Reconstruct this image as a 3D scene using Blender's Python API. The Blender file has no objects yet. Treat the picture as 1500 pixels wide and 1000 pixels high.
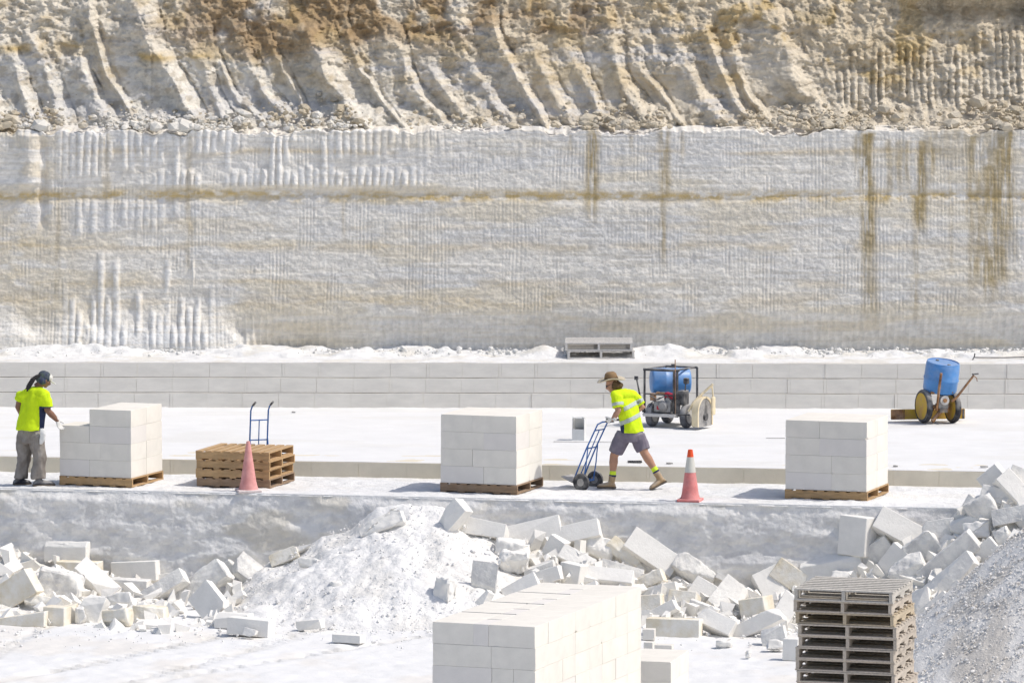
import bpy, bmesh, math, random
import numpy as np
from mathutils import Vector, Matrix, Euler
R = math.radians
SC = bpy.context.scene
COL = SC.collection

# ------------------------------------------------------------------ camera, sky, sun, exposure
FPX, CAMH = 6900.0, 7.9
PITCH = math.atan(554 / FPX)
cam = bpy.data.cameras.new('camera')
cam.sensor_width = 36.0
cam.lens = 36.0 * FPX / 1500.0
cam.clip_start, cam.clip_end = 1.0, 3000.0
camo = bpy.data.objects.new('camera', cam)
camo.location = (0, 0, CAMH)
camo.rotation_euler = (math.pi / 2 - PITCH, 0, 0)
COL.objects.link(camo)
SC.camera = camo

SUN_EL, SUN_AZ = R(55), R(99)          # azimuth clockwise from +Y: the sun stands to the right, a touch in front of the face
sdir = Vector((math.sin(SUN_AZ) * math.cos(SUN_EL), math.cos(SUN_AZ) * math.cos(SUN_EL), math.sin(SUN_EL)))
sl = bpy.data.lights.new('sun', 'SUN')
sl.energy, sl.angle, sl.color = 3.05, R(0.53), (1.0, 0.95, 0.875)
so = bpy.data.objects.new('sun', sl)
so.rotation_euler = (-sdir).to_track_quat('-Z', 'Y').to_euler()
so.location = sdir * 60
COL.objects.link(so)

world = bpy.data.worlds.new('World')
SC.world = world
world.use_nodes = True
wt = world.node_tree
sky = wt.nodes.new('ShaderNodeTexSky')
sky.sky_type = 'NISHITA'
sky.sun_disc = False
sky.sun_elevation, sky.sun_rotation = SUN_EL, SUN_AZ
sky.air_density, sky.dust_density, sky.ozone_density = 0.9, 2.6, 1.0
wt.links.new(sky.outputs[0], wt.nodes['Background'].inputs[0])
wt.nodes['Background'].inputs[1].default_value = 0.142

SC.view_settings.view_transform = 'Standard'
SC.view_settings.look = 'None'
SC.view_settings.gamma = 1
SC.view_settings.exposure = -0.04
SC.cycles.max_bounces = 8
SC.cycles.diffuse_bounces = 5

# ------------------------------------------------------------------ photo pixel (1500x1000) <-> place
def ray(px, py):
    dx = (px - 750) / FPX; dy = (500 - py) / FPX
    c, s = math.cos(PITCH), math.sin(PITCH)
    return Vector((dx, c + dy * s, -s + dy * c))
def onz(px, py, z=0.0):
    d = ray(px, py); t = (z - CAMH) / d.z
    return Vector((d.x * t, d.y * t, z))
def aty(px, py, Y):
    d = ray(px, py); t = Y / d.y
    return Vector((d.x * t, Y, CAMH + d.z * t))

# ------------------------------------------------------------------ numpy noise
def _h(ix, iy, iz, seed):
    n = (ix.astype(np.int64) * 374761393 + iy.astype(np.int64) * 668265263 + iz.astype(np.int64) * 2147483647 * 3 + seed * 1442695041) & 0xFFFFFFFF
    n = ((n ^ (n >> 13)) * 1274126177) & 0xFFFFFFFF
    n = ((n ^ (n >> 16)) * 2246822519) & 0xFFFFFFFF
    return ((n ^ (n >> 15)) & 0xFFFFFF) / 16777215.0
def vn(x, y, z=0.0, seed=0):
    x, y, z = np.broadcast_arrays(np.asarray(x, float), np.asarray(y, float), np.asarray(z, float))
    ix, iy, iz = np.floor(x), np.floor(y), np.floor(z)
    fx, fy, fz = x - ix, y - iy, z - iz
    fx, fy, fz = [f * f * f * (f * (f * 6 - 15) + 10) for f in (fx, fy, fz)]
    r = 0
    for a in (0, 1):
        for b in (0, 1):
            for c in (0, 1):
                w = (fx if a else 1 - fx) * (fy if b else 1 - fy) * (fz if c else 1 - fz)
                r = r + w * _h(ix + a, iy + b, iz + c, seed)
    return r
def fbm(x, y, z=0.0, oct=4, seed=0, gain=0.5):
    s, a, t = 0, 1.0, 0
    for k in range(oct):
        s = s + a * vn(np.asarray(x) * 2 ** k, np.asarray(y) * 2 ** k, np.asarray(z) * 2 ** k, seed + 17 * k)
        t += a; a *= gain
    return s / t                                    # 0..1
def sst(a, b, x):
    t = np.clip((np.asarray(x, float) - a) / (b - a), 0, 1)
    return t * t * (3 - 2 * t)
def mixc(a, b, t):
    return a + (np.asarray(b) - a) * np.asarray(t)[..., None]

# ------------------------------------------------------------------ materials
def mat(name, col, rough=0.8, metal=0.0, var=0.0, vscale=6.0, bump=0.0, bscale=30.0, attr=False, col2=None, stretch=(1, 1, 1), spec=0.3, dust=0.0):
    m = bpy.data.materials.new(name)
    m.use_nodes = True
    nt = m.node_tree; N = nt.nodes; L = nt.links
    b = N['Principled BSDF']
    b.inputs['Roughness'].default_value = rough
    b.inputs['Metallic'].default_value = metal
    b.inputs['Specular IOR Level'].default_value = spec
    tc = N.new('ShaderNodeTexCoord')
    mp = N.new('ShaderNodeMapping'); mp.inputs['Scale'].default_value = stretch
    L.new(tc.outputs['Object'], mp.inputs['Vector'])
    src = None
    if attr:
        at = N.new('ShaderNodeAttribute'); at.attribute_name = 'Col'
        src = at.outputs['Color']
    if var > 0 or col2 is not None:
        nz = N.new('ShaderNodeTexNoise'); nz.inputs['Scale'].default_value = vscale
        nz.inputs['Detail'].default_value = 6; nz.inputs['Roughness'].default_value = 0.62
        L.new(mp.outputs[0], nz.inputs['Vector'])
        oi = N.new('ShaderNodeObjectInfo')
        if col2 is not None:
            ramp = N.new('ShaderNodeValToRGB')
            ramp.color_ramp.elements[0].position = 0.38; ramp.color_ramp.elements[1].position = 0.62
            ramp.color_ramp.elements[0].color = (*col, 1); ramp.color_ramp.elements[1].color = (*col2, 1)
            L.new(nz.outputs['Fac'], ramp.inputs[0])
            base = ramp.outputs[0]
        elif src is not None:
            base = src
        else:
            rgb = N.new('ShaderNodeRGB'); rgb.outputs[0].default_value = (*col, 1)
            base = rgb.outputs[0]
        mr = N.new('ShaderNodeMapRange')
        mr.inputs['From Min'].default_value = 0.3; mr.inputs['From Max'].default_value = 0.7
        mr.inputs['To Min'].default_value = 1 - var; mr.inputs['To Max'].default_value = 1 + var * 0.6
        L.new(nz.outputs['Fac'], mr.inputs['Value'])
        add = N.new('ShaderNodeMath'); add.operation = 'MULTIPLY_ADD'      # a little difference from object to object
        L.new(oi.outputs['Random'], add.inputs[0]); add.inputs[1].default_value = var * 0.5
        L.new(mr.outputs[0], add.inputs[2])
        mul = N.new('ShaderNodeMix'); mul.data_type = 'RGBA'; mul.blend_type = 'MULTIPLY'
        mul.inputs['Factor'].default_value = 1.0
        L.new(base, mul.inputs[6]); L.new(add.outputs[0], mul.inputs[7])
        src = mul.outputs[2]
    if dust > 0:                                     # pale stone dust settled on what faces up, and in blotches
        ge = N.new('ShaderNodeNewGeometry'); sx = N.new('ShaderNodeSeparateXYZ'); L.new(ge.outputs['Normal'], sx.inputs[0])
        nd = N.new('ShaderNodeTexNoise'); nd.inputs['Scale'].default_value = 7; nd.inputs['Detail'].default_value = 5
        L.new(tc.outputs['Object'], nd.inputs['Vector'])
        ma = N.new('ShaderNodeMath'); ma.operation = 'MULTIPLY_ADD'; L.new(sx.outputs['Z'], ma.inputs[0]); ma.inputs[1].default_value = .35; L.new(nd.outputs['Fac'], ma.inputs[2])
        m2 = N.new('ShaderNodeMapRange'); m2.inputs['From Min'].default_value = .38; m2.inputs['From Max'].default_value = .95; m2.inputs['To Max'].default_value = dust
        L.new(ma.outputs[0], m2.inputs['Value'])
        mx = N.new('ShaderNodeMix'); mx.data_type = 'RGBA'; L.new(m2.outputs[0], mx.inputs['Factor'])
        if src is not None: L.new(src, mx.inputs[6])
        else: mx.inputs[6].default_value = (*col, 1)
        mx.inputs[7].default_value = (.66, .64, .60, 1); src = mx.outputs[2]
    if src is not None:
        L.new(src, b.inputs['Base Color'])
    else:
        b.inputs['Base Color'].default_value = (*col, 1)
    if bump > 0:
        n2 = N.new('ShaderNodeTexNoise'); n2.inputs['Scale'].default_value = bscale
        n2.inputs['Detail'].default_value = 8; n2.inputs['Roughness'].default_value = 0.65
        L.new(mp.outputs[0], n2.inputs['Vector'])
        bp = N.new('ShaderNodeBump'); bp.inputs['Strength'].default_value = 1.0
        bp.inputs['Distance'].default_value = bump
        L.new(n2.outputs['Fac'], bp.inputs['Height'])
        L.new(bp.outputs[0], b.inputs['Normal'])
    return m

M = dict(
    cliff=mat('cliff_rock', (.6, .58, .54), .95, var=.16, vscale=9, bump=.014, bscale=24, attr=True, spec=.1),
    upper=mat('clay_rock', (.5, .45, .36), .95, var=.22, vscale=7, bump=.05, bscale=9, attr=True, spec=.1),
    wall=mat('terrace_rock', (.6, .6, .6), .95, var=.12, vscale=5, bump=.02, bscale=14, attr=True, spec=.1),
    floor=mat('limestone_floor', (.8, .79, .78), .9, var=.05, vscale=1.6, bump=.006, bscale=30, attr=True, spec=.15),
    powder=mat('limestone_powder', (.77, .765, .755), .95, var=.09, vscale=5, bump=.02, bscale=22, attr=True, spec=.1),
    bench=mat('sawn_bench', (.76, .725, .66), .9, var=.10, vscale=2.2, bump=.004, bscale=40, stretch=(1, 1, 3), spec=.12),
    step=mat('sawn_step', (.70, .645, .53), .9, var=.10, vscale=2.5, bump=.004, bscale=40, spec=.12),
    block=mat('sawn_limestone', (.775, .74, .67), .88, var=.075, vscale=4, bump=.002, bscale=60, spec=.15),
    blockpink=mat('sawn_limestone_pinkish', (.75, .715, .67), .88, var=.045, vscale=4, bump=.002, bscale=60, spec=.15),
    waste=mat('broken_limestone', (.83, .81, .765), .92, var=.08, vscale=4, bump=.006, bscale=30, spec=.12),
    wastecream=mat('cream_limestone', (.78, .70, .54), .92, var=.1, vscale=3, bump=.01, bscale=24, col2=(.82, .79, .72), spec=.12),
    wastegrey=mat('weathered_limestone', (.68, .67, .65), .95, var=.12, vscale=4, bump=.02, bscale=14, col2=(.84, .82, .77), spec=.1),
    wood=mat('pine_wood', (.46, .30, .15), .8, var=.28, vscale=5, bump=.002, bscale=40, stretch=(1, 6, 6), spec=.2, dust=0.12),
    woodold=mat('grey_wood', (.47, .41, .34), .85, var=.28, vscale=5, bump=.003, bscale=40, stretch=(1, 6, 6), spec=.2, dust=0.2),
    woodgrey=mat('grey_weathered_wood', (.50, .47, .42), .85, var=.25, vscale=5, bump=.003, bscale=40, stretch=(1, 6, 6), spec=.2),
    woodtan=mat('tan_wood', (.47, .39, .28), .85, var=.25, vscale=5, bump=.003, bscale=40, stretch=(1, 6, 6), spec=.2),
    woodpale=mat('bleached_wood', (.60, .58, .55), .85, var=.18, vscale=5, bump=.003, bscale=40, stretch=(1, 6, 6), spec=.2),
    wooddark=mat('brown_wood', (.28, .19, .12), .8, var=.3, vscale=5, bump=.002, bscale=40, stretch=(1, 6, 6), spec=.2, dust=0.15),
    bluepaint=mat('blue_paint', (.035, .14, .42), .5, var=.2, vscale=12, spec=.4, dust=0.2),
    bluedrum=mat('blue_plastic', (.07, .25, .58), .42, var=.16, vscale=6, spec=.4, bump=.001, bscale=10, dust=0.3),
    blacksteel=mat('black_steel', (.035, .035, .04), .5, var=.3, vscale=14, spec=.4, dust=0.45),
    greysteel=mat('dusty_steel', (.32, .31, .30), .6, metal=.3, var=.3, vscale=14, dust=0.5),
    palesteel=mat('pale_steel', (.55, .53, .50), .6, var=.2, vscale=10, dust=0.4),
    rust=mat('rusty_steel', (.20, .095, .04), .85, var=.4, vscale=10, col2=(.34, .18, .08), dust=0.3),
    yellow=mat('yellow_paint', (.66, .44, .05), .6, var=.3, vscale=7, col2=(.42, .24, .06), dust=0.15),
    creampaint=mat('cream_paint', (.76, .64, .42), .6, var=.2, vscale=8, dust=0.3),
    tyre=mat('tyre_rubber', (.045, .045, .05), .85, var=.4, vscale=14, spec=.2, dust=0.5),
    dustytyre=mat('dusty_rubber', (.17, .17, .18), .9, var=.4, vscale=12, spec=.2, dust=0.6),
    red=mat('red_plastic', (.42, .03, .05), .5),
    cone=mat('faded_cone', (.68, .29, .27), .65, var=.18, vscale=7, spec=.3, dust=0.25),
    conered=mat('cone_red', (.68, .21, .20), .65, var=.22, vscale=9, spec=.3, dust=0.3),
    conetip=mat('cone_tip', (.80, .10, .03), .5),
    band=mat('cone_band', (.62, .61, .55), .5, var=.1, vscale=10),
    dust=mat('dusty_rubber_base', (.72, .62, .60), .9, var=.2, vscale=12),
    hivis=mat('hivis_cloth', (.62, .83, .02), .85, var=.12, vscale=7, bump=.02, bscale=7, spec=.15),
    tape=mat('reflective_tape', (.46, .52, .46), .5, var=.1, vscale=20),
    navy=mat('navy_cloth', (.03, .04, .09), .9, var=.2, vscale=12),
    shorts=mat('grey_purple_cloth', (.16, .14, .18), .9, var=.15, vscale=10, bump=.005, bscale=16, dust=0.25),
    trousers=mat('taupe_cloth', (.215, .19, .168), .92, var=.28, vscale=8, bump=.008, bscale=14, dust=0.4),
    skin=mat('tanned_skin', (.43, .24, .16), .6, var=.08, vscale=12, spec=.3),
    skindark=mat('brown_skin', (.24, .13, .085), .6, var=.08, vscale=12, spec=.3),
    hair=mat('brown_hair', (.12, .075, .035), .8, var=.3, vscale=30),
    blackhair=mat('black_hair', (.015, .014, .016), .7, var=.3, vscale=30),
    glove=mat('white_glove', (.68, .67, .64), .9, var=.12, vscale=16),
    boot=mat('tan_leather', (.36, .25, .14), .8, var=.22, vscale=12, dust=0.4),
    darkboot=mat('dark_boot', (.04, .04, .055), .8, var=.3, vscale=12, dust=0.5),
    sole=mat('boot_sole', (.13, .11, .09), .9),
    felt=mat('tan_felt', (.26, .17, .09), .9, var=.15, vscale=12),
    straw=mat('pale_felt', (.55, .48, .36), .9, var=.15, vscale=12),
    scarf=mat('navy_scarf', (.05, .06, .12), .9, var=.3, vscale=18, col2=(.10, .13, .10)),
    cap=mat('pale_cap', (.70, .68, .62), .85, var=.1, vscale=14),
    white=mat('white_plastic', (.72, .72, .70), .55, var=.08, vscale=9),
    dark=mat('dark_scrap_and_shade', (.06, .06, .065), .8, var=.3, vscale=12),
    sock=mat('hivis_sock', (.62, .80, .05), .9),
)

# ------------------------------------------------------------------ object helpers
def tag(o, label=None, cat=None, group=None, kind=None):
    if label: o['label'] = label
    if cat: o['category'] = cat
    if group: o['group'] = group
    if kind: o['kind'] = kind
    return o
def link(name, me, parent=None, mats=()):
    o = bpy.data.objects.new(name, me)
    for m in mats:
        me.materials.append(m)
    COL.objects.link(o)
    if parent is not None:
        o.parent = parent
    return o
def obj(name, bm, m, parent=None, smooth=False):
    me = bpy.data.meshes.new(name)
    bmesh.ops.recalc_face_normals(bm, faces=bm.faces)
    bm.to_mesh(me); bm.free()
    if smooth:
        me.polygons.foreach_set('use_smooth', [True] * len(me.polygons))
        if smooth != 'all':
            me.set_sharp_from_angle(angle=R(40))
    return link(name, me, parent, (m,))
def empty(name, loc=(0, 0, 0), rot=(0, 0, 0), label=None, cat=None, group=None):
    o = bpy.data.objects.new(name, None)
    o.empty_display_size = 0.2
    COL.objects.link(o)
    o.location = loc; o.rotation_euler = rot
    return tag(o, label, cat, group)
def copy_tree(o, parent=None):
    c = o.copy(); COL.objects.link(c)
    if parent is not None:
        c.parent = parent
    for ch in list(o.children):
        copy_tree(ch, c)
    return c
def grid_mesh(name, P, m, colors=None, kind=None, smooth=True, wrap=False):
    """P: (rows, cols, 3) array."""
    r, c, _ = P.shape
    idx = np.arange(r * c).reshape(r, c)
    q = np.stack([idx[:-1, :-1], idx[:-1, 1:], idx[1:, 1:], idx[1:, :-1]], -1).reshape(-1, 4)
    return raw_mesh(name, P.reshape(-1, 3), q, m, None if colors is None else colors.reshape(-1, 3), kind, smooth)
def raw_mesh(name, V, Q, m, colors=None, kind=None, smooth=True):
    me = bpy.data.meshes.new(name)
    k = Q.shape[1]
    me.vertices.add(len(V)); me.vertices.foreach_set('co', np.asarray(V, np.float32).ravel())
    me.loops.add(Q.size); me.loops.foreach_set('vertex_index', Q.astype(np.int32).ravel())
    me.polygons.add(len(Q))
    me.polygons.foreach_set('loop_start', np.arange(0, Q.size, k, dtype=np.int32))
    me.polygons.foreach_set('use_smooth', np.full(len(Q), bool(smooth)))
    me.update(calc_edges=True)
    if colors is not None:
        at = me.attributes.new('Col', 'FLOAT_COLOR', 'POINT')
        at.data.foreach_set('color', np.concatenate([colors, np.ones((len(colors), 1))], 1).astype(np.float32).ravel())
    o = link(name, me, None, (m,))
    if kind: o['kind'] = kind
    return o

def box(bm, c, s, rot=None):
    r = bmesh.ops.create_cube(bm, size=1.0)
    mt = Matrix.Translation(c) @ (rot.to_matrix().to_4x4() if isinstance(rot, Euler) else (rot or Matrix())) @ Matrix.Diagonal((*s, 1))
    bmesh.ops.transform(bm, matrix=mt, verts=r['verts'])
    return r['verts']
def frames(pts):
    pts = [Vector(p) for p in pts]
    out = []
    for i, p in enumerate(pts):
        a = pts[max(i - 1, 0)]; b = pts[min(i + 1, len(pts) - 1)]
        t = (b - a).normalized()
        u = t.cross(Vector((0, 1, 0)))
        if u.length < .2: u = t.cross(Vector((1, 0, 0)))
        u.normalize()
        out.append((p, t, u, t.cross(u).normalized()))
    return out
def loft(bm, rings):
    vr = [[bm.verts.new(v) for v in r] for r in rings]
    n = len(vr[0])
    for a, b in zip(vr[:-1], vr[1:]):
        for i in range(n):
            bm.faces.new((a[i], a[(i + 1) % n], b[(i + 1) % n], b[i]))
    bm.faces.new(list(reversed(vr[0]))); bm.faces.new(vr[-1])
def tube(bm, pts, r, seg=10, dome=False, flat=1.0):
    rr = list(r) if isinstance(r, (list, tuple)) else [r] * len(pts)
    fr = frames(pts)
    rings = []
    def ring(p, u, v, q):
        return [p + u * (math.cos(2 * math.pi * k / seg) * q) + v * (math.sin(2 * math.pi * k / seg) * q * flat) for k in range(seg)]
    if dome:
        p, t, u, v = fr[0]
        for a in (.15, .5, .85): rings.append(ring(p - t * rr[0] * math.cos(math.asin(a)), u, v, rr[0] * a))
    for (p, t, u, v), q in zip(fr, rr): rings.append(ring(p, u, v, q))
    if dome:
        p, t, u, v = fr[-1]
        for a in (.85, .5, .15): rings.append(ring(p + t * rr[-1] * math.cos(math.asin(a)), u, v, rr[-1] * a))
    loft(bm, rings)
def lathe(bm, prof, seg=32, mt=None):
    mt = mt or Matrix()
    rings = [[mt @ Vector((max(r, 1e-4) * math.cos(2 * math.pi * k / seg), max(r, 1e-4) * math.sin(2 * math.pi * k / seg), z)) for k in range(seg)] for r, z in prof]
    loft(bm, rings)
def ellip(bm, c, s, rot=None, sub=3):
    r = bmesh.ops.create_icosphere(bm, subdivisions=sub, radius=1.0)
    mt = Matrix.Translation(c) @ (rot.to_matrix().to_4x4() if rot else Matrix()) @ Matrix.Diagonal((*s, 1))
    bmesh.ops.transform(bm, matrix=mt, verts=r['verts'])
def remesh(bm, voxel, smooth=3, disp=0.0, dscale=8.0, seed=1):
    """union of the shapes in bm as one continuous surface, returned as a bmesh"""
    me = bpy.data.meshes.new('tmp'); bmesh.ops.recalc_face_normals(bm, faces=bm.faces); bm.to_mesh(me); bm.free()
    o = bpy.data.objects.new('tmp', me); COL.objects.link(o)
    md = o.modifiers.new('r', 'REMESH'); md.mode = 'VOXEL'; md.voxel_size = voxel
    if smooth:
        s = o.modifiers.new('s', 'SMOOTH'); s.iterations = smooth; s.factor = .5
    dg = bpy.context.evaluated_depsgraph_get()
    m2 = bpy.data.meshes.new_from_object(o.evaluated_get(dg))
    bpy.data.objects.remove(o); bpy.data.meshes.remove(me)
    b2 = bmesh.new(); b2.from_mesh(m2); bpy.data.meshes.remove(m2)
    if disp:
        b2.normal_update()
        co = np.array([v.co for v in b2.verts])
        n = fbm(co[:, 0] * dscale, co[:, 1] * dscale, co[:, 2] * dscale * .6, 3, seed) - .5
        for v, k in zip(b2.verts, n): v.co += v.normal * float(k) * disp
    return b2
def bevel(bm, w, seg=1):
    bmesh.ops.bevel(bm, geom=list(bm.edges), offset=w, segments=seg, affect='EDGES', profile=.5)

# base rock for scatters: unit, faceted
def rock_protos(n, seed, sub=1):
    rng = np.random.default_rng(seed); out = []
    for k in range(n):
        b = bmesh.new(); bmesh.ops.create_icosphere(b, subdivisions=sub, radius=1.0)
        V = np.array([v.co for v in b.verts])
        V = V * (0.75 + .5 * fbm(V[:, 0] * 1.3 + 9 * k, V[:, 1] * 1.3, V[:, 2] * 1.3, 3, seed + k))[:, None]
        V = np.clip(V, -rng.uniform(.55, .95, 3), rng.uniform(.55, .95, 3)) * rng.uniform(.7, 1.15, 3)
        T = np.array([[v.index for v in f.verts] for f in b.faces]); b.free()
        out.append((V, T))
    return out
PROTO = rock_protos(9, 3, 1)
def scatter(pos, size, seed, squash=.8):
    """many small stones as arrays (verts, tris)"""
    rng = np.random.default_rng(seed); VV, TT, n = [], [], 0
    for p, s in zip(pos, size):
        V, T = PROTO[rng.integers(len(PROTO))]
        a, b, c = rng.uniform(0, 6.28, 3)
        Rm = np.array(Euler((a, b, c)).to_matrix())
        v = (V @ Rm.T) * s; v[:, 2] *= squash
        VV.append(v + p); TT.append(T + n); n += len(V)
    return np.concatenate(VV), np.concatenate(TT)

# ------------------------------------------------------------------ SETTING
ZG, ZU, ZL = -1.47, 0.235, 1.02                     # near ground, upper floor, ledge under the cliff
def edge_y(x): return 69.34 - 0.1887 * x            # front edge of the terrace the men stand on
def step_y(x): return 71.87 - 0.1474 * x            # sawn step at the back of it
def bench_y(x): return 80.97 - 0.021 * x            # sawn bench at the back of the upper floor

# near ground: one sheet, fine where the camera sees it, out to the horizon
xs = np.concatenate([[-900, -300, -100, -40], np.linspace(-13, 13, 521), [40, 100, 300, 900]])
ys = np.concatenate([[-600, -100, 0, 30, 45], np.linspace(52, 71.2, 380), [80, 120, 300, 900]])
X, Y = np.meshgrid(xs, ys)
near = (np.abs(X) < 13.5) & (Y > 51) & (Y < 71.5)
zz = .05 * (fbm(X * .5, Y * .35, 0, 3, 4) - .5) + .035 * (fbm(X * 5, Y * 4, 0, 4, 6) - .5)
rut = np.zeros_like(X)
for (x0, sl_, w, ph) in ((-6.0, .55, .16, 0), (-4.6, .55, .16, 1), (-7.2, .30, .12, 2), (-3.0, .9, .14, 3)):    # wheel tracks curving through the dust
    u = (X - x0) - sl_ * (Y - 63) - .5 * np.sin((Y - 60) * .35 + ph)
    rut += np.exp(-(u / w) ** 2) * (-.03 + .035 * np.sign(np.sin(Y * 32 + u * 14)) * (fbm(X * 2, Y * 2, 0, 2, 8) > .42))
zz = zz + rut * (X < 1.5)
Zg = ZG + np.where(near, zz, 0) - .02
g1 = fbm(X * 1.1, Y * .7, 0, 4, 12)
Cg = mixc(np.broadcast_to(np.array([.745, .745, .74]), X.shape + (3,)), [.70, .66, .60], sst(.52, .72, g1) * .5)
trk = np.clip(sum(np.exp(-(((X - x0) - sl_ * (Y - 63) - .5 * np.sin((Y - 60) * .35 + ph)) / (w * 1.3)) ** 2) for (x0, sl_, w, ph) in ((-6.0, .55, .16, 0), (-4.6, .55, .16, 1), (-7.2, .30, .12, 2), (-3.0, .9, .14, 3))), 0, 1) * (X < 1.5)
Cg = mixc(Cg, [.64, .62, .58], trk * sst(.4, .62, fbm(X * 3, Y * 3, 0, 4, 14)) * .6)
grid_mesh('ground', np.stack([X, Y, Zg], -1), M['floor'], Cg, 'structure')

# terrace wall: the face that drops from the working floor to the near ground
xs = np.linspace(-13.5, 13.5, 1500)
zs = np.linspace(ZG - .25, 0, 96)
X, Z = np.meshgrid(xs, zs)
big = fbm(X * .55, Z * 1.1, 0, 3, 31) - .5
med = fbm(X * 1.6, Z * 3.2, 0, 4, 32) - .5
fin = fbm(X * 8, Z * 11, 0, 5, 33, .62) - .5
ledges = np.abs(((Z + .28 * fbm(X * .8, Z * .2, 0, 3, 34)) * 2.6) % 1 - .5) * 2
d = .14 * big + .09 * med + .042 * fin + .035 * sst(.35, .95, ledges) * fbm(X * .9, Z * .9, 0, 2, 35)
top = sst(-.16, 0, Z)
d = d * (1 - top) - .02 * top + .02 * (fbm(X * 4, 0, 0, 3, 36) - .5) * top
P = np.stack([X, edge_y(X) - .02 - d - .10 * (-Z) , Z], -1)
wc = np.broadcast_to(np.array([.82, .805, .775]), X.shape + (3,))
wc = mixc(wc, [.69, .685, .68], sst(.48, .6, fbm(X * .9, Z * 3.0, 0, 5, 37, .6)) * .7)
wc = mixc(wc, [.60, .59, .58], sst(.52, .6, fbm(X * 6, Z * 8, 0, 4, 40, .6)) * .4)
wc = mixc(wc, [.68, .64, .56], sst(.54, .7, fbm(X * 1.1, Z * 2.6, 4, 4, 38)) * .8)
wc = mixc(wc, [.78, .78, .77], sst(-.05, 0, Z) * .9)
grid_mesh('terrace_face', P, M['wall'], wc, 'structure')

# working floor between the terrace edge and the sawn step
t = np.linspace(0, 1, 100)
xs = np.linspace(-13.5, 13.5, 900)
X, T = np.meshgrid(xs, t)
lip = .03 * (fbm(X * 3.5, 0, 0, 4, 36) - .5) + .03 * (fbm(X * 14, 0, 0, 2, 39) - .5)
Y0 = edge_y(X) - .01 + lip; Y1 = step_y(X) + .06
Y = Y0 + (Y1 - Y0) * T
dz = .05 * (fbm(X * 1.6, Y * 1.8, 0, 4, 41) - .5) + .03 * (fbm(X * 8, Y * 8, 0, 3, 42) - .5)
e = sst(0, .05, T) * (1 - .7 * sst(.9, 1, T))
Z = np.maximum(dz * e, -.012) + .004 - .03 * (1 - sst(0, .018, T))
Cf = mixc(np.broadcast_to(np.array([.745, .745, .74]), X.shape + (3,)), [.68, .66, .62], sst(.55, .75, fbm(X * 1.2, Y * 2, 0, 4, 43)) * .45)
grid_mesh('floor', np.stack([X, Y, Z], -1), M['powder'], Cf, 'structure')

def sawn_face(name, yfun, z0, courses, jx, mtl, seed, recess, x0=-13.5, x1=13.5, back=.6):
    """front of a bed sawn into courses: kerfs between the blocks, each course a little behind the one below"""
    rng = random.Random(seed); V, Q = [], []
    zz = z0; yo = 0.0; kerf = .011
    prev = None
    for ci, h in enumerate(courses):
        x = x0 + 0.1 + .022 * ci
        cols = [(x0, 0)]
        while x < x1:
            w = kerf * rng.uniform(.5, 1.0)
            dp = rng.choice((.012, .009, .006, .004))
            cols += [(x - w / 2, 0), (x - w / 2 + .0015, dp), (x + w / 2 - .0015, dp), (x + w / 2, 0)]
            if rng.random() < .3:
                x2 = x + .045
                cols += [(x2, 0), (x2 + .001, .006), (x2 + .005, .006), (x2 + .006, 0)]
            x += jx * (1 + .012 * math.sin(x * 5 + .3 * ci)) + rng.uniform(-.004, .004)
        cols.append((x1, 0))
        g = .012
        rows = [(zz, .07), (zz + .004, .05), (zz + g, .0), (zz + h * .5, 0.0), (zz + h - .004, 0.0), (zz + h, .004)]
        if ci == 0: rows = [(zz - .05, 0), (zz + h * .5, 0), (zz + h - .004, 0), (zz + h, .004)]
        base = len(V); nc = len(cols)
        j = [0.0] * nc; cur = 0
        for k in range(nc):
            if cols[k][1] == 0 and k and cols[k - 1][1] > .01: cur = rng.uniform(-.006, .006)
            j[k] = cur
        for (z, d) in rows:
            for k, (x, dj) in enumerate(cols):
                V.append((x, yfun(x) + yo + d + dj + j[k], z + (.003 * math.sin(x * 3.1 + ci))))
        nr = len(rows)
        # set-back ledge on top of the course
        for k, (x, dj) in enumerate(cols):
            V.append((x, yfun(x) + yo + (recess + .06 if ci < len(courses) - 1 else back), zz + h + .001))
        for r in range(nr):
            for k in range(nc - 1):
                a = base + r * nc + k
                Q.append((a, a + 1, a + nc + 1, a + nc))
        zz += h; yo += recess
    return raw_mesh(name, np.array(V), np.array(Q), mtl, None, 'structure', False)

sawn_face('step', step_y, 0, (.235,), .735, M['step'], 5, 0, back=1.2)
sawn_face('bench', bench_y, ZU, (.262, .262, .261), .625, M['bench'], 9, .016, back=.5)

# upper floor from the step back to the sawn bench
xs = np.linspace(-13.5, 13.5, 500); t = np.linspace(0, 1, 260)
X, T = np.meshgrid(xs, t)
Y0 = step_y(X) + .012; Y1 = bench_y(X) + .04
Y = Y0 + (Y1 - Y0) * T
Z = ZU + .004 + .012 * (fbm(X * 2.5, Y * 2.5, 0, 4, 51) - .5) * sst(0, .02, T) + .02 * (1 - sst(.0, .03, 1 - T)) * fbm(X * 5, 0, 0, 3, 52)
Z = Z + .003 * np.sin(Y * 9.5 + .05 * X) * (fbm(X * .6, Y * 3, 0, 2, 53) > .5)
Cu = mixc(np.broadcast_to(np.array([.745, .745, .74]), X.shape + (3,)), [.70, .69, .66], sst(.52, .72, fbm(X * .6, Y * 1.5, 0, 4, 54)) * .5)
uf = grid_mesh('upper_floor', np.stack([X, Y, Z], -1), M['floor'], Cu, 'structure')
b = bmesh.new()                                      # saw kerfs left open in the floor
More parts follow.
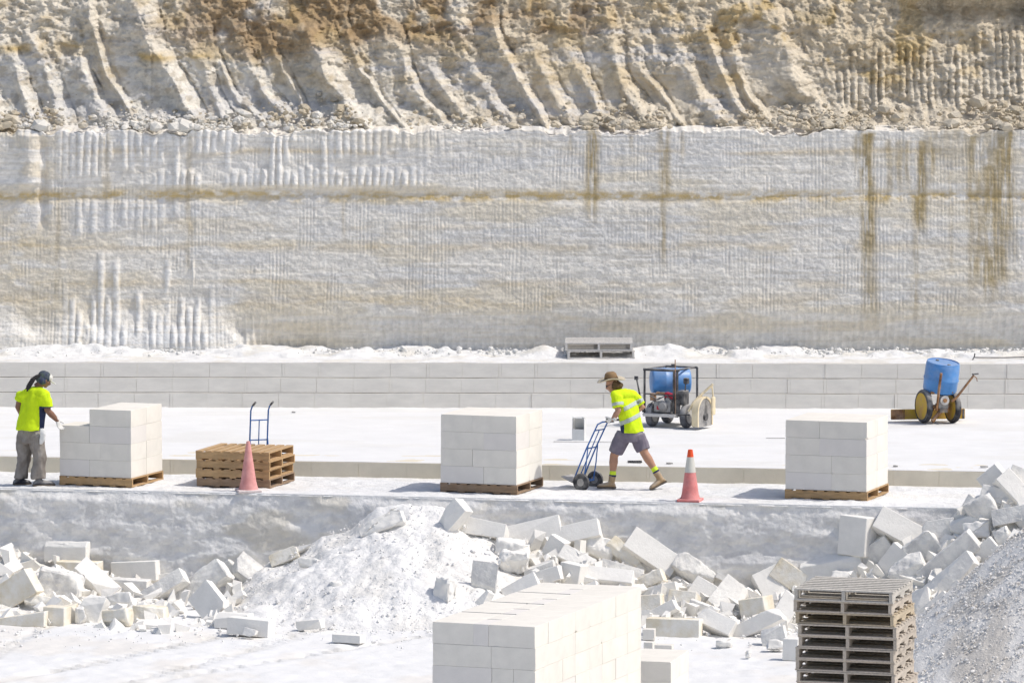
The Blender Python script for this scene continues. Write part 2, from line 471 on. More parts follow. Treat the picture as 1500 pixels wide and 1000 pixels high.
for (xa, xb, py) in ((811, 897, 646.3), (1122, 1150, 641)):
    p, q = onz(xa, py, ZU + .012), onz(xb, py + .4, ZU + .012)
    c = (p + q) / 2; dd = q - p
    box(b, c, (dd.length, .035, .004), Euler((0, 0, math.atan2(dd.y, dd.x))))
k = obj('saw_cut', b, M['greysteel'], uf); k['kind'] = 'structure'

# ledge between the bench and the cliff, with drifts of powder at the cliff foot
xs = np.linspace(-14, 14, 1000); t = np.linspace(0, 1, 90)
X, T = np.meshgrid(xs, t)
Y0 = bench_y(X) + .05; Y = Y0 + (84.1 - Y0) * T
px = 750 + 83 * X
lump = .09 * sst(.42, .75, fbm(X * 1.7, Y * 1.2, 0, 3, 61)) + .05 * (fbm(X * 7, Y * 6, 0, 3, 62) - .45)
def hump(cx, cy, r, h): return h * np.exp(-(((X - cx) / r) ** 2 + ((Y - cy) / .45) ** 2))
drift = hump((795 - 750) / 83, 82.6, .32, .17) + hump((965 - 750) / 83, 82.7, .45, .13) + hump((330 - 750) / 83, 83.0, .6, .08) + hump(-8.4, 83.2, .8, .10) + hump((120 - 750) / 83, 83, .9, .06)
Z = ZL + .003 + (lump + drift) * sst(.18, .5, T) + .015 * (fbm(X * 6, Y * 6, 0, 3, 63) - .4) * sst(.05, .12, T)
Cl = mixc(np.broadcast_to(np.array([.76, .76, .755]), X.shape + (3,)), [.66, .63, .56], sst(.5, .7, fbm(X * 2.2, Y * 2, 0, 4, 64)) * .6)
led = grid_mesh('ledge', np.stack([X, Y, Z], -1), M['powder'], Cl, 'structure')

# lower cliff: milled limestone face with tooth flutes, ochre seams and run-off stains
def zof(py, Yd=83.6): return CAMH - (py + 54) * Yd / FPX
xs = np.linspace(-13.5, 13.5, 1750); zs = np.concatenate([np.linspace(.8, 5.0, 300), [5.02, 5.05]])
X, Z = np.meshgrid(xs, zs)
PX = 750 + X * 82.6; PY = (CAMH - Z) * FPX / 83.6 - 54
y = 83.42 + .055 * (Z - 1.0)
warp = .09 * (fbm(X * .8, Z * .6, 0, 3, 70) - .5) + .03 * (fbm(X * 4, Z * .8, 0, 2, 170) - .5)
flute = np.abs(np.sin(np.pi * (X + warp) / .131)) ** .7
flutef = np.abs(np.sin(np.pi * (X + warp) / .0655))
rowsel = lambda py0, py1, f=8: sst(py0 - f, py0 + f, PY) * (1 - sst(py1 - f, py1 + f, PY))
lm = 1 - sst(430, 700, PX)
colrnd = vn(np.floor((X + warp) / .131), 0, 0, 71)
rnd2 = vn(np.floor((X + warp) / .131), 5, 0, 171); rnd3 = vn(np.floor((X + warp) / .131), 9, 0, 172)
m1 = sst(184, 190, PY) * (1 - sst(200 + 45 * rnd2, 214 + 45 * rnd2, PY)) * (.16 + .75 * lm) * sst(.36, .55, fbm(X * 1.1, Z * 1.4, 0, 3, 72) + .12 * lm)
m1 = np.maximum(m1, .8 * sst(186, 190, PY) * (1 - sst(252, 268, PY)) * sst(78, 92, PX) * (1 - sst(140, 165, PX)))
m2 = sst(236 + 16 * rnd3, 246 + 16 * rnd3, PY) * (1 - sst(268, 277, PY)) * (1 - sst(600, 640, PX)) * sst(165, 185, PX) * sst(.3, .45, fbm(X * 1.5, 4, 0, 3, 173) + .2 * sst(300, 420, PX))
m3 = sst(286, 296, PY) * (1 - sst(300 + 40 * rnd3, 312 + 40 * rnd3, PY)) * (1 - sst(230, 330, PX)) * .6 * sst(95, 110, PX) * sst(.3, .6, rnd2)
m4 = sst(360 + 110 * rnd2, 385 + 110 * rnd2, PY) * (1 - sst(495, 515, PY)) * (1 - sst(290, 330, PX)) * sst(70, 110, PX) * sst(.36, .50, fbm(X * 2.4, Z * 1.6, 3, 4, 73) + .16 * sst(430, 490, PY))
m5 = rowsel(465, 512, 8) * sst(330, 360, PX) * (.35 + .4 * fbm(X * .8, 0, 0, 2, 74))
streak = sst(.55, .8, colrnd)                       # a few long ribs
mfl = np.clip(m1 + m2 + m3 + m4, 0, 1)
ribs = np.clip(mfl * (.45 + .9 * colrnd), 0, 1.2)
y = y - .05 * ribs * flute * (.55 + .9 * fbm(X * 6, Z * 5, 0, 3, 174)) + .065 * m5 * (flute - .6)
y = y - .03 * streak * flute * sst(150, 160, PX) * (1 - sst(160, 166, PX))
y = y + .012 * (1 - flutef) * (1 - mfl) * sst(.42, .68, fbm(X * 2.2, Z * 1.6, 0, 4, 178, .6)) * (.3 + vn(np.floor((X + warp) / .0655), 0, 0, 179))
# rough skin
und = .05 * (fbm(X * .35, Z * .5, 0, 3, 75) - .5)
rough = .022 * (fbm(X * 2.2, Z * 6, 0, 5, 76, .6) - .5) + .032 * (fbm(X * 11, Z * 17, 0, 5, 77, .7) - .5) + .012 * (fbm(X * 1.0, Z * 18, 0, 3, 177) - .5)
y = y + und - rough * (1 - .35 * mfl)
# soft seam eroded back, undercut foot, and the talus left standing at the lower left
y = y + .03 * np.exp(-((PY - 287 - 4 * np.sin(X * .7)) / 6) ** 2)
y = y + .20 * sst(452, 512, PY) * sst(280, 420, PX)
lt = (1 - sst(300, 420, PX)) * sst(440, 520, PY)
y = y - .26 * lt * sst(.3, .6, fbm(X * 1.3, Z * .4, 0, 3, 78) + .35 * sst(470, 515, PY))
y = y - .12 * np.exp(-((PX - 42) / 16) ** 2) * rowsel(195, 270, 4)      # pillar at the far left
y = y + .10 * np.exp(-((PX - 62) / 6) ** 2) * rowsel(200, 330, 20)
y = y + sst(4.96, 5.05, Z) * .9
ragged = .11 * sst(.35, .75, fbm(X * 2.2, 1, 0, 5, 190, .6)) + .05 * fbm(X * 9, 2, 0, 3, 191)
P = np.stack([X, y, np.where(Z > 5.0, 4.99 + (Z - 5) * .3, Z - ragged * sst(4.78, 5.0, Z))], -1)
C = np.broadcast_to(np.array([.80, .765, .70]), X.shape + (3,))
C = mixc(C, [.66, .655, .65], sst(.45, .65, fbm(X * .6, Z * 3, 2, 4, 80)) * .55)
C = mixc(C, [.74, .655, .50], sst(.52, .70, fbm(X * .5, Z * 3.4, 5, 4, 81)) * .62)
C = mixc(C, [.70, .61, .45], (1 - sst(60, 150, PX)) * sst(.42, .6, fbm(X * 2, Z * 4, 1, 4, 82)) * .6)
for (py, w, s, sd) in ((222, 5, .55, 83), (360, 7, .40, 84), (414, 6, .35, 85), (440, 12, .35, 86), (330, 5, .25, 88)):
    ww = py + 7 * (fbm(X * .9, 0, 0, 3, sd) - .5)
    C = mixc(C, [.62, .48, .26], np.exp(-((PY - ww) / w) ** 2) * s * sst(.38, .6, fbm(X * 1.1, Z * 5, 7, 3, sd)))
seam = 287 - 4 * sst(0, 330, PX) * (1 - sst(330, 520, PX)) + 5 * (fbm(X * .8, 0, 0, 3, 89) - .5)
sm = np.exp(-((PY - seam) / (5.0 + 6 * fbm(X * 2, 0, 0, 3, 90))) ** 2) * sst(.28, .62, fbm(X * 5, Z * 11, 0, 5, 91, .6))
C = mixc(C, [.56, .42, .19], np.clip(sm * .95, 0, 1))
C = mixc(C, [.80, .80, .79], np.clip(mfl * sst(.3, .8, flute) * .6 + lt * .6, 0, 1))
C = mixc(C, [.58, .55, .50], sst(.54, .66, fbm(X * 14, Z * 22, 0, 4, 175, .65)) * .40)
C = mixc(C, [.62, .57, .48], sst(.55, .64, fbm(X * .9, Z * 26, 0, 4, 176, .6)) * .40)
for (p0, w, ya, yb, s) in ((868, 8, 186, 325, .85), (972, 7, 188, 300, .8), (973, 4, 290, 392, .6), (1271, 9, 192, 370, .95), (1274, 10, 340, 470, .62),
                           (1350, 6, 205, 300, .9), (1349, 9, 285, 345, .95), (1342, 4, 340, 470, .45), (1303, 4, 205, 290, .55), (1318, 5, 205, 285, .6), (1332, 4, 205, 280, .6),
                           (1366, 4, 200, 270, .6), (1425, 5, 195, 430, .55), (1435, 4, 250, 420, .6), (1447, 7, 240, 440, .75), (1458, 4, 215, 440, .7),
                           (1470, 8, 200, 430, .75), (1481, 3, 190, 335, 1.0), (1486, 5, 330, 400, .4), (1438, 26, 188, 255, .5), (1470, 18, 188, 300, .5), (1380, 30, 188, 245, .45),
                           (276, 4, 192, 400, .38), (156, 6, 190, 300, .45), (84, 3, 280, 440, .35), (505, 2.5, 290, 360, .3), (1255, 3, 192, 250, .5), (1394, 3, 250, 400, .3), (926, 3, 190, 225, .5), (835, 3, 190, 225, .4), (1000, 3, 190, 240, .4), (1530, 9, 190, 420, .8), (1580, 12, 190, 380, .7)):
    w = w * 1.25; xx = PX - p0 - 9 * (fbm(Z * 1.6, p0, 0, 4, 92) - .5)
    a = np.exp(-np.abs(xx / w) ** 3) * sst(ya - 4, ya + 4, PY) * (1 - sst(yb - 35, yb + 15, PY)) * s
    a = a * sst(.22, .52, fbm(X * 17, Z * 1.6, p0, 5, 93, .6)) * (.6 + .6 * fbm(X * 6, Z * 5, p0, 3, 94))
    C = mixc(C, [.36, .275, .13], np.clip(a, 0, 1))
grid_mesh('cliff', P, M['cliff'], np.clip(C, .02, .9), 'structure')

# upper cliff: excavator scoops leaning down to the right, clods, brown topsoil tones, milled ribs on the right
xs = np.linspace(-14, 14, 1600); zs = np.linspace(4.85, 10.2, 430)
X, Z = np.meshgrid(xs, zs)
PX = 750 + X * 81; zr = (Z - 5.0) / 2.2
rng = random.Random(8)
cells = [-20.0]
while cells[-1] < 20: cells.append(cells[-1] + rng.choice([.3, .42, .5, .6, .72, .9, 1.15]))
cells = np.array(cells)
lean = 1.05 * (1 - np.clip(zr, -.1, 1.0)) ** 1.7 * np.where(X < -6.5, .8, 1)
U = X - lean * (.75 + .5 * fbm(X * .45, 0, 0, 2, 225)) + .42 * (fbm(X * .7, Z * .7, 0, 3, 101) - .5) + .20 * (fbm(X * 2.2, Z * 2.0, 0, 4, 102) - .5) + .35
ci = np.clip(np.searchsorted(cells, U) - 1, 0, len(cells) - 2)
cw = cells[ci + 1] - cells[ci]; tt = (U - cells[ci]) / cw
r1, r2, r3 = vn(ci, 0, 0, 103), vn(ci, 3, 0, 203), vn(ci, 6, 0, 303)
amp = (.06 + .20 * r1) * np.clip(cw / .6, .6, 1.5)
brk = .52 + .24 * r2
saw = np.where(tt < brk, (tt / brk) ** (1.2 + 1.6 * r3), 1 - sst(brk, 1.0, tt) ** .8)
crev = .05 * np.exp(-((tt - .99) / .05) ** 2) + .04 * np.exp(-((tt - .01) / .03) ** 2)
ztop = .40 + .62 * r3 + .35 * (fbm(X * .9, Z * .9, 0, 3, 104) - .5)
zmask = sst(-.02, .10, zr) * (1 - sst(ztop, ztop + .22, zr))
leftm = 1 - sst(1120, 1260, PX)
lit = sst(brk - .05, brk + .1, tt)
scoop = (amp * saw * (.55 + .9 * fbm(X * 1.6, Z * 1.4, 5, 4, 220, .6)) - crev * (.3 + r2) * sst(.35, .6, fbm(X * 1.2, Z * 2.2, 0, 3, 222))) * zmask * leftm
scoop = scoop + lit * zmask * leftm * (.16 * (fbm(X * 4, Z * 4.5, 0, 5, 223, .62) - .5) + .05 * (fbm(X * 16, Z * 16, 0, 2, 224) - .5))
lob = .34 * (1 - sst(.12, .46, zr - .2 * r2)) * sst(.4, .8, saw) * leftm * (fbm(X * 2.4, Z * 2.6, 0, 5, 204, .6) - .15)
scoop = scoop + lob
clod_m = np.clip(sst(.42, .8, zr + .8 * (fbm(X * .6, Z * .8, 2, 3, 105) - .5)) + (1 - sst(.02, .26, zr + .25 * (fbm(X * 1.1, Z, 0, 2, 106) - .5))) + .35 * sst(950, 1150, PX) + .5 * sst(.5, .62, fbm(X * 1.1, Z * .9, 11, 3, 206)), 0, 1)
def ridged(x, y, s, o=4): return 1 - np.abs(2 * fbm(x, y, 0, o, s, .55) - 1)
clods = .36 * (fbm(X * 1.5, Z * 1.7, 0, 5, 107, .6) - .5) + .20 * (ridged(X * 2.6, Z * 3, 108) - .7) + .10 * (fbm(X * 9, Z * 9, 0, 3, 109) - .5)
fine = .11 * (fbm(X * 4, Z * 6, 0, 6, 110, .66) - .5) - .05 * ridged(X * 2.2, Z * 3.4, 112) ** 6 + .045 * (fbm(X * 14, Z * 17, 0, 3, 111) - .5)
w2 = .06 * (fbm(X * 1.2, Z * .8, 0, 3, 112) - .5)
col_i = np.floor((X + w2) / .125)
ribm = sst(1215, 1260, PX + 60 * (fbm(Z * 2, 0, 0, 2, 113) - .5)) * sst(.10, .2, zr) * (1 - sst(.60, .74, zr - .08 * sst(1400, 1500, PX) + .25 * (vn(col_i, 0, 0, 114) - .5)))
ribm = ribm * sst(.25, .42, fbm(X * 1.3, Z * 1.5, 6, 3, 115))
ribs = .085 * np.abs(np.sin(np.pi * (X + w2) / .125)) ** .8 * (.5 + .8 * vn(col_i, 0, 0, 116)) * (.6 + .8 * fbm(X * 5, Z * 7, 0, 3, 216))
fine = fine * (1 - .6 * zmask * leftm * (1 - lit) * (1 - sst(.5, .62, fbm(X * 1.1, Z * .9, 11, 3, 206))))
proud = scoop + clods * clod_m + fine + ribs * ribm
foot = .55 * (1 - sst(-.05, .22, zr + .14 * (fbm(X * 1.6, 0, 0, 3, 117) - .5))) * (.4 + .9 * fbm(X * .9, 3, 0, 3, 118))
over = .40 * sst(1260, 1360, PX + 90 * (fbm(Z * 2, X, 0, 3, 231) - .5)) * sst(1.0, 1.10, zr) * (.5 + fbm(X * 1.2, Z, 0, 3, 119)) + .16 * sst(1030, 1080, PX) * (1 - sst(1180, 1220, PX)) * np.exp(-((zr - .88 - .05 * np.sin(X * 2)) / .07) ** 2)  # overhangs shaped to shade the upper right, the larger one out of view
recess = .26 * sst(1250, 1340, PX + 120 * (fbm(X, Z, 0, 3, 230) - .5)) * np.exp(-((zr - .95) / .07) ** 2)
y = 84.75 + .42 * (Z - 5.0) - proud - foot - over + recess
P = np.stack([X, y, Z], -1)
w = fbm(X * .35, Z * .8, 0, 4, 121); w3 = fbm(X * 1.4, Z * 2.2, 3, 4, 122)
C = np.broadcast_to(np.array([.70, .665, .59]), X.shape + (3,))
tan = sst(350, 900, PX + 500 * (w - .5)) * .55 + sst(.35, .75, zr + .5 * (w3 - .5)) * .35
C = mixc(C, [.62, .53, .39], np.clip(tan * 1.05, 0, .95))
C = mixc(C, [.58, .57, .56], sst(.48, .6, fbm(X * .8, Z * 6, 9, 5, 123, .6)) * .7 * zmask * (1 - sst(1000, 1250, PX)))
band = np.exp(-((zr - .58 - .04 * np.sin(X * 1.3)) / .045) ** 2)
C = mixc(C, [.52, .38, .16], np.clip(band * sst(.35, .6, fbm(X * 2, Z * 4, 0, 3, 124)) * (1 - sst(250, 420, PX)) * .9, 0, 1))
brown = sst(.50, .82, zr + .75 * (fbm(X * .7, Z * 1.1, 5, 3, 125) - .5)) * sst(180, 330, PX) * (1 - sst(820, 930, PX)) * sst(.33, .5, fbm(X * 1.1, Z * 1.4, 8, 4, 126))
C = mixc(C, [.33, .225, .115], np.clip(brown * .9, 0, 1))
C = mixc(C, [.40, .34, .25], sst(.54, .68, fbm(X * 5, Z * 8, 0, 4, 221, .6)) * .5)
C = mixc(C, [.50, .37, .17], np.clip(sst(.56, .68, fbm(X * 1.8, Z * 2.6, 4, 4, 127)) * (.35 + .5 * np.exp(-((PX - 1180) / 160) ** 2)) * sst(.2, .4, zr) + .5 * np.exp(-((PX - 1300) / 70) ** 2) * sst(.3, .5, zr) * (1 - sst(.65, .8, zr)) * w3, 0, .85))
C = mixc(C, [.40, .36, .29], np.clip(sst(.55, .7, fbm(X * 1.3, Z * 1.6, 14, 4, 128)) * sst(.7, .9, zr) * sst(990, 1080, PX) * .6, 0, 1))
grid_mesh('upper_cliff', P, M['upper'], np.clip(C, .02, .9), 'structure')

# rocks and clods lying on the shelf between the two cliffs, and at the foot of the lower one
rng = np.random.default_rng(5)
pos, siz = [], []
for k in range(4200):
    x = rng.uniform(-11, 11); p_ = 750 + 81 * x
    dens = (1.0 if (p_ > 1000 or p_ < 520) else .6) * float(sst(.25, .6, fbm(x * .9, 2, 0, 3, 19)))
    if rng.random() > dens: continue
    yy = 83.66 + abs(rng.normal(0, .5)); s = min(.012 + rng.exponential(.024) * (1.9 if rng.random() < .12 else 1), .2)
    pos.append((x, yy, 4.99 + .38 * max(yy - 83.75, 0) * (.5 + .8 * vn(x * 1.3, 0, 0, 9)) + rng.uniform(-.02, .05))); siz.append(s)
V, T = scatter(np.array(pos), siz, 6, .7)
cc = np.tile(np.array([[.52, .455, .345]]), (len(V), 1)); cc = mixc(cc, [.68, .655, .60], (1 - .75 * sst(-3, 2, V[:, 0])) * sst(.3, .6, vn(V[:, 0] * 3, V[:, 1] * 3, 0, 5)))
o = raw_mesh('shelf_rubble', V, T, M['powder'], cc, 'stuff', False)
o['label'] = 'loose rocks and clods lying along the shelf between the two cliff faces'; o['category'] = 'rubble'
pos, siz = [], []
for k in range(900):
    x = rng.uniform(-11, 11); yy = 83.3 - abs(rng.normal(0, .45)); s = min(.012 + rng.exponential(.016), .075)
    pos.append((x, yy, ZL + .06 * rng.random() + .02)); siz.append(s)
V, T = scatter(np.array(pos), siz, 7, .8)
cc = np.tile(np.array([[.74, .73, .70]]), (len(V), 1))
o = raw_mesh('ledge_rubble', V, T, M['powder'], cc, 'stuff', False)
o['label'] = 'small white stones strewn along the foot of the cliff'; o['category'] = 'rubble'

# ------------------------------------------------------------------ rubble heap against the terrace face
HT = [(-300, 790), (-60, 800), (40, 802), (90, 826), (200, 850), (330, 856), (390, 828), (430, 803), (480, 780), (515, 766), (560, 748), (600, 736), (650, 742), (700, 764), (760, 783),
      (850, 806), (950, 838), (1050, 868), (1130, 874), (1180, 862), (1240, 840), (1300, 815), (1360, 782), (1420, 740), (1470, 703), (1560, 675), (1800, 640)]
hx, hz = [], []
for (p_, q_) in HT:
    x_ = (p_ - 750) / 99.0
    for _ in range(3): x_ = aty(p_, q_, edge_y(x_) - .3).x
    hx.append(x_); hz.append(aty(p_, q_, edge_y(x_) - .3).z)
hx, hz = np.array(hx), np.array(hz)
def heap_z(X, Y):
    zt = np.interp(X, hx, hz)
    yc = edge_y(X) - .3
    yf = np.interp(X, [-9, -4.2, -2.5, 0, 3.5, 5.2, 9], [66.9, 66.9, 66.1, 66.0, 66.4, 65.6, 64.8])
    t_ = (Y - yf) / (yc - yf)
    h = (zt - ZG) * np.where(t_ < 1, np.clip(t_, -.3, 1) ** .92 if False else np.sign(np.clip(t_, -.3, 1)) * np.abs(np.clip(t_, -.3, 1)) ** .80, 1 - .9 * (Y - yc) * 1.2)
    return ZG + h
xs = np.linspace(-11.5, 11.5, 1000); ys = np.linspace(63.5, 71.4, 420)
X, Y = np.meshgrid(xs, ys)
Z0 = heap_z(X, Y)
pm = sst(-4.3, -3.6, X) * (1 - sst(-.6, .1, X))      # the powder heap proper
nse = .24 * (fbm(X * 1.6, Y * 1.6, 0, 4, 131) - .5) + .045 * (fbm(X * 8, Y * 8, 0, 4, 132) - .5) + .015 * (ridged(X * 11, Y * 11, 133, 3) - .6)
gul = .10 * np.abs(np.sin(X * 3.6 + 1.4 * fbm(X, Y, 0, 2, 134))) * pm * sst(68, 69.3, Y)
Z = Z0 + nse * sst(ZG - .1, ZG + .1, Z0) - .12 * (1 - pm) - gul * .6
Z = np.where(Z < ZG - .12, ZG - .12, Z)
C = mixc(np.broadcast_to(np.array([.81, .80, .78]), X.shape + (3,)), [.72, .69, .63], np.clip((1 - pm) * .6 + sst(.5, .7, fbm(X * 2, Y * 2, 0, 3, 136)) * .35, 0, 1))
o = grid_mesh('rubble_heap', np.stack([X, Y, Z], -1), M['powder'], C, 'stuff')
tag(o, 'white heap of crushed limestone piled against the terrace face', 'rubble heap')
pos, siz = [], []
rng = np.random.default_rng(11)
while len(pos) < 6000:
    x = rng.uniform(-9, 7.5); yy = rng.uniform(65.4, 69.8)
    z = float(heap_z(np.array(x), np.array(yy)))
    pmk = 1.0 if -4.0 < x < -.2 else .35
    if z < ZG - .10 or rng.random() > pmk or yy > edge_y(x) - .2: continue
    s = min(.004 + rng.exponential(.0048) * (2.2 if rng.random() < .06 else 1), .06)
    pos.append((x, yy, max(z, ZG) + .012 - (.1 if pmk < 1 else 0))); siz.append(s)
for k in range(420):                                  # crumbs thrown out over the ground in front
    x = rng.uniform(-8, 4.6); yy = 66.0 - abs(rng.normal(0, .8)); pos.append((x, yy, ZG + .0)); siz.append(min(.006 + rng.exponential(.009), .045))
V, T = scatter(np.array(pos), siz, 12, .85)
cc = np.tile(np.array([[.80, .79, .77]]), (len(V), 1))
def shards(n, seed, lo, hi, spans):
    rng = np.random.default_rng(seed); V0 = np.array([(a, b, c) for a in (-1, 1) for b in (-1, 1) for c in (-1, 1)], float)
    Q0 = np.array([(0, 1, 3, 2), (4, 6, 7, 5), (0, 4, 5, 1), (2, 3, 7, 6), (0, 2, 6, 4), (1, 5, 7, 3)]); VV, QQ = [], []
    while len(VV) < n:
        a, b = spans[rng.integers(len(spans))]; x = rng.uniform(a, b); yy = rng.uniform(65.6, edge_y(x) - .25)
        z = float(heap_z(np.array(x), np.array(yy)))
        if z < ZG - .06: continue
        Rm = np.array(Euler(rng.uniform(0, 6.28, 3)).to_matrix()); sz = (lo + (hi - lo) * rng.random() ** 2) * np.array([1.3, .8, .55]) * rng.uniform(.7, 1.3, 3)
        v = (V0 * (1 + .28 * rng.standard_normal((8, 3))) * sz * .5) @ Rm.T + np.array([x, yy, max(z, ZG) - .03])
        QQ.append(Q0 + 8 * len(VV)); VV.append(v)
    return np.concatenate(VV), np.concatenate(QQ)
V2, Q2 = shards(1300, 77, .04, .24, [(-7.8, -4.0), (.1, 4.6), (.1, 4.6), (4.8, 7.4)])
c2 = np.tile(np.array([[.76, .75, .72]]), (len(V2), 1)); c2 = mixc(c2, [.66, .58, .44], np.repeat(np.random.default_rng(3).random(len(V2) // 8) > .72, 8) * .7)
o = raw_mesh('stone_shards', V2, Q2, M['waste'], c2, 'stuff', False)
tag(o, 'broken white shards filling the gaps between the waste blocks', 'rubble')
o = raw_mesh('limestone_crumbs', V, T, M['powder'], cc, 'stuff', False)
tag(o, 'countless small white crumbs covering the limestone heap', 'rubble')

# grey gravel mound at the lower right
gx, gy, gr, gh = 8.45, 63.0, 3.55, 3.05
xs = np.linspace(4.2, 13, 480); ys = np.linspace(59, 67, 420)
X, Y = np.meshgrid(xs, ys)
rr = np.hypot(X - gx, Y - gy)
def gz(X, Y):
    r_ = np.hypot(X - gx, Y - gy)
    return ZG + gh * np.clip(1 - r_ / gr, -.12, 1) * (1 + .10 * (fbm(X * .9, Y * .9, 0, 2, 141) - .5))
Z = gz(X, Y) + .035 * (fbm(X * 9, Y * 9, 0, 4, 142) - .5) + .05 * (fbm(X * 3, Y * 3, 0, 2, 143) - .5)
Z = np.where(rr > gr * 1.06, ZG - .2, Z)
gc = mixc(np.broadcast_to(np.array([.80, .78, .745]), X.shape + (3,)), [.55, .50, .43], sst(.5, .72, fbm(X * 1.3, Y * 1.3, 0, 4, 144)) * .6)
o = grid_mesh('gravel_heap', np.stack([X, Y, Z], -1), M['powder'], gc, 'stuff')
tag(o, 'grey gravel mound sloping up at the lower right corner', 'gravel heap')
pos, siz = [], []
rng = np.random.default_rng(21)
while len(pos) < 12000:
    x = rng.uniform(4.6, 9.5); yy = rng.uniform(59.4, 64.5); r_ = math.hypot(x - gx, yy - gy)
    if r_ > gr * 1.0 and rng.random() > .03: continue
    if r_ > gr * 1.25: continue
    z = float(gz(np.array(x), np.array(yy)))
    pos.append((x, yy, max(z, ZG) + .006)); siz.append(min(.008 + rng.exponential(.0055), .045))
V, T = scatter(np.array(pos), siz, 22, .85)
cv = np.repeat(rng.random(len(pos)), len(PROTO[0][0]))[:len(V)]
cc = mixc(np.tile(np.array([[.80, .785, .76]]), (len(V), 1)), [.55, .50, .43], sst(.6, 1, cv) * .6)
o = raw_mesh('gravel', V, T, M['powder'], cc, 'stuff', False)
tag(o, 'grey stones covering the gravel mound at the lower right', 'gravel')
#@@OBJECTS@@
# ------------------------------------------------------------------ OBJECTS
# ---- sawn blocks on pallets
def block_bm(sx, sy, sz, seed, w=.0025):
    b = bmesh.new(); rnd = random.Random(seed)
    box(b, (0, 0, 0), (sx, sy, sz))
    bevel(b, w)
    for _ in range(rnd.choice((0, 1, 1))):            # a knocked-off corner
        c = Vector((rnd.choice((-1, 1)) * sx / 2, rnd.choice((-1, 1)) * sy / 2, rnd.choice((-1, 1)) * sz / 2))
        n = Vector((c.x / sx, c.y / sy, c.z / sz)).normalized()
        n = (n + Vector([rnd.uniform(-.3, .3) for _ in range(3)])).normalized()
        g = bmesh.ops.bisect_plane(b, geom=b.verts[:] + b.edges[:] + b.faces[:], plane_co=c - n * rnd.uniform(.008, .028), plane_no=n, clear_outer=True)
        bmesh.ops.holes_fill(b, edges=[e for e in g['geom_cut'] if isinstance(e, bmesh.types.BMEdge)])
    return b
BLK = [0]
def stack_block(c, size, yaw, label, group, pink=False):
    BLK[0] += 1; rnd = random.Random(BLK[0])
    o = obj('limestone_block', block_bm(*size, BLK[0]), M['blockpink'] if pink else M['block'])
    o.location = c + Vector((rnd.uniform(-.003, .003), rnd.uniform(-.003, .003), 0)); o.rotation_euler = (0, 0, yaw + rnd.uniform(-.006, .006))
    return tag(o, label, 'stone block', group)
def stack(corner, th, W, D, z0, layout, where, group, ch=.257, gap=0.0):
    """corner: the near corner between the shaded front and the sunlit side; layout: one list of front widths per course, from the bottom up"""
    left = Vector((-math.cos(th), math.sin(th), 0)); back = Vector((math.sin(th), math.cos(th), 0))
    n = len(layout); names = ['top', 'second', 'third', 'fourth', 'fifth', 'bottom']
    for k, cols in enumerate(layout):
        top = k == n - 1
        cname = 'bottom' if k == 0 else ('top' if top else names[n - 1 - k])
        z = z0 + ch * k + ch / 2
        keep = [c for c in cols if c is not None]
        xr = 0.0
        order = list(reversed([abs(c) for c in cols])); present = list(reversed([c > 0 for c in cols]))
        big, small = max(order), min(order)
        for i, (fw, ok) in enumerate(zip(order, present)):
            w = fw * W
            if ok:
                mid = len(order) == 3 and i == 1
                if len(order) == 1: pos = 'full-width'
                elif len(order) == 3: pos = 'middle' if mid else ('wider' if fw == big else 'narrower outer')
                else: pos = 'wider' if fw == big else 'narrower'
                short = .035 if (mid and top and gap) else 0
                c = corner + left * (xr + w / 2) + back * (D / 4 - short / 2); c.z = z
                stack_block(c, (w - .002, D / 2 - .002 - short, ch - .0015), -th, f'{pos} shaded front block, {cname} course, {where}', group, (k * 3 + i) % 5 == 1)
            if ok and (i == 0 or top):
                dd = D / 2 + (gap if (gap and i == 0) else 0)
                c = corner + left * (xr + w / 2) + back * (D / 2 + dd / 2); c.z = z
                nm = 'sunlit rear end block' if i == 0 else ('middle rear block' if (len(order) == 3 and i == 1) else 'rear block at the shaded end')
                stack_block(c, (w - .002, dd - .002, ch - .0015), -th, f'{nm}, {cname} course, {where}', group)
            xr += w

# ---- pallets: stringers run along local X
def pallet(loc, yaw, label, group, m, notched=False, seed=0, S=1.17, hgt=.135):
    rnd = random.Random(seed)
    t = empty('pallet', loc, (0, 0, yaw), label, 'pallet', group)
    hs = hgt - .036
    for y in (-S / 2 + .02, 0, S / 2 - .02):
        b = bmesh.new()
        if notched:
            z0, z1 = .018, .018 + hs; nz = z0 + .038
            pr = [(-S / 2, z0), (-.40, z0), (-.385, nz), (-.13, nz), (-.115, z0), (.115, z0), (.13, nz), (.385, nz), (.40, z0), (S / 2, z0), (S / 2, z1), (-S / 2, z1)]
            vs = [[b.verts.new((x, y + s * .019, z)) for x, z in pr] for s in (-1, 1)]
            b.faces.new(vs[0]); b.faces.new(list(reversed(vs[1])))
            for i in range(len(pr)):
                j = (i + 1) % len(pr); b.faces.new((vs[0][i], vs[0][j], vs[1][j], vs[1][i]))
        else:
            box(b, (0, y, .018 + hs / 2), (S, .038, hs))
        obj('stringer', b, m, t)
    for nm, z, xsn, bw in (('top_deck', hgt - .009, 8, .105), ('bottom_deck', .009, 5, .10)):
        b = bmesh.new()
        for k in range(xsn):
            x = -S / 2 + bw / 2 + (S - bw) * k / (xsn - 1)
            dx = rnd.uniform(-.006, .006) if 0 < k < xsn - 1 else 0
            dy = rnd.uniform(-.006, .006)
            box(b, (x + dx, dy, z), (bw * rnd.uniform(.92, 1.0), S + .01, .0175), Euler((0, 0, rnd.uniform(-.004, .004))))
        obj(nm, b, m, t)
    return t

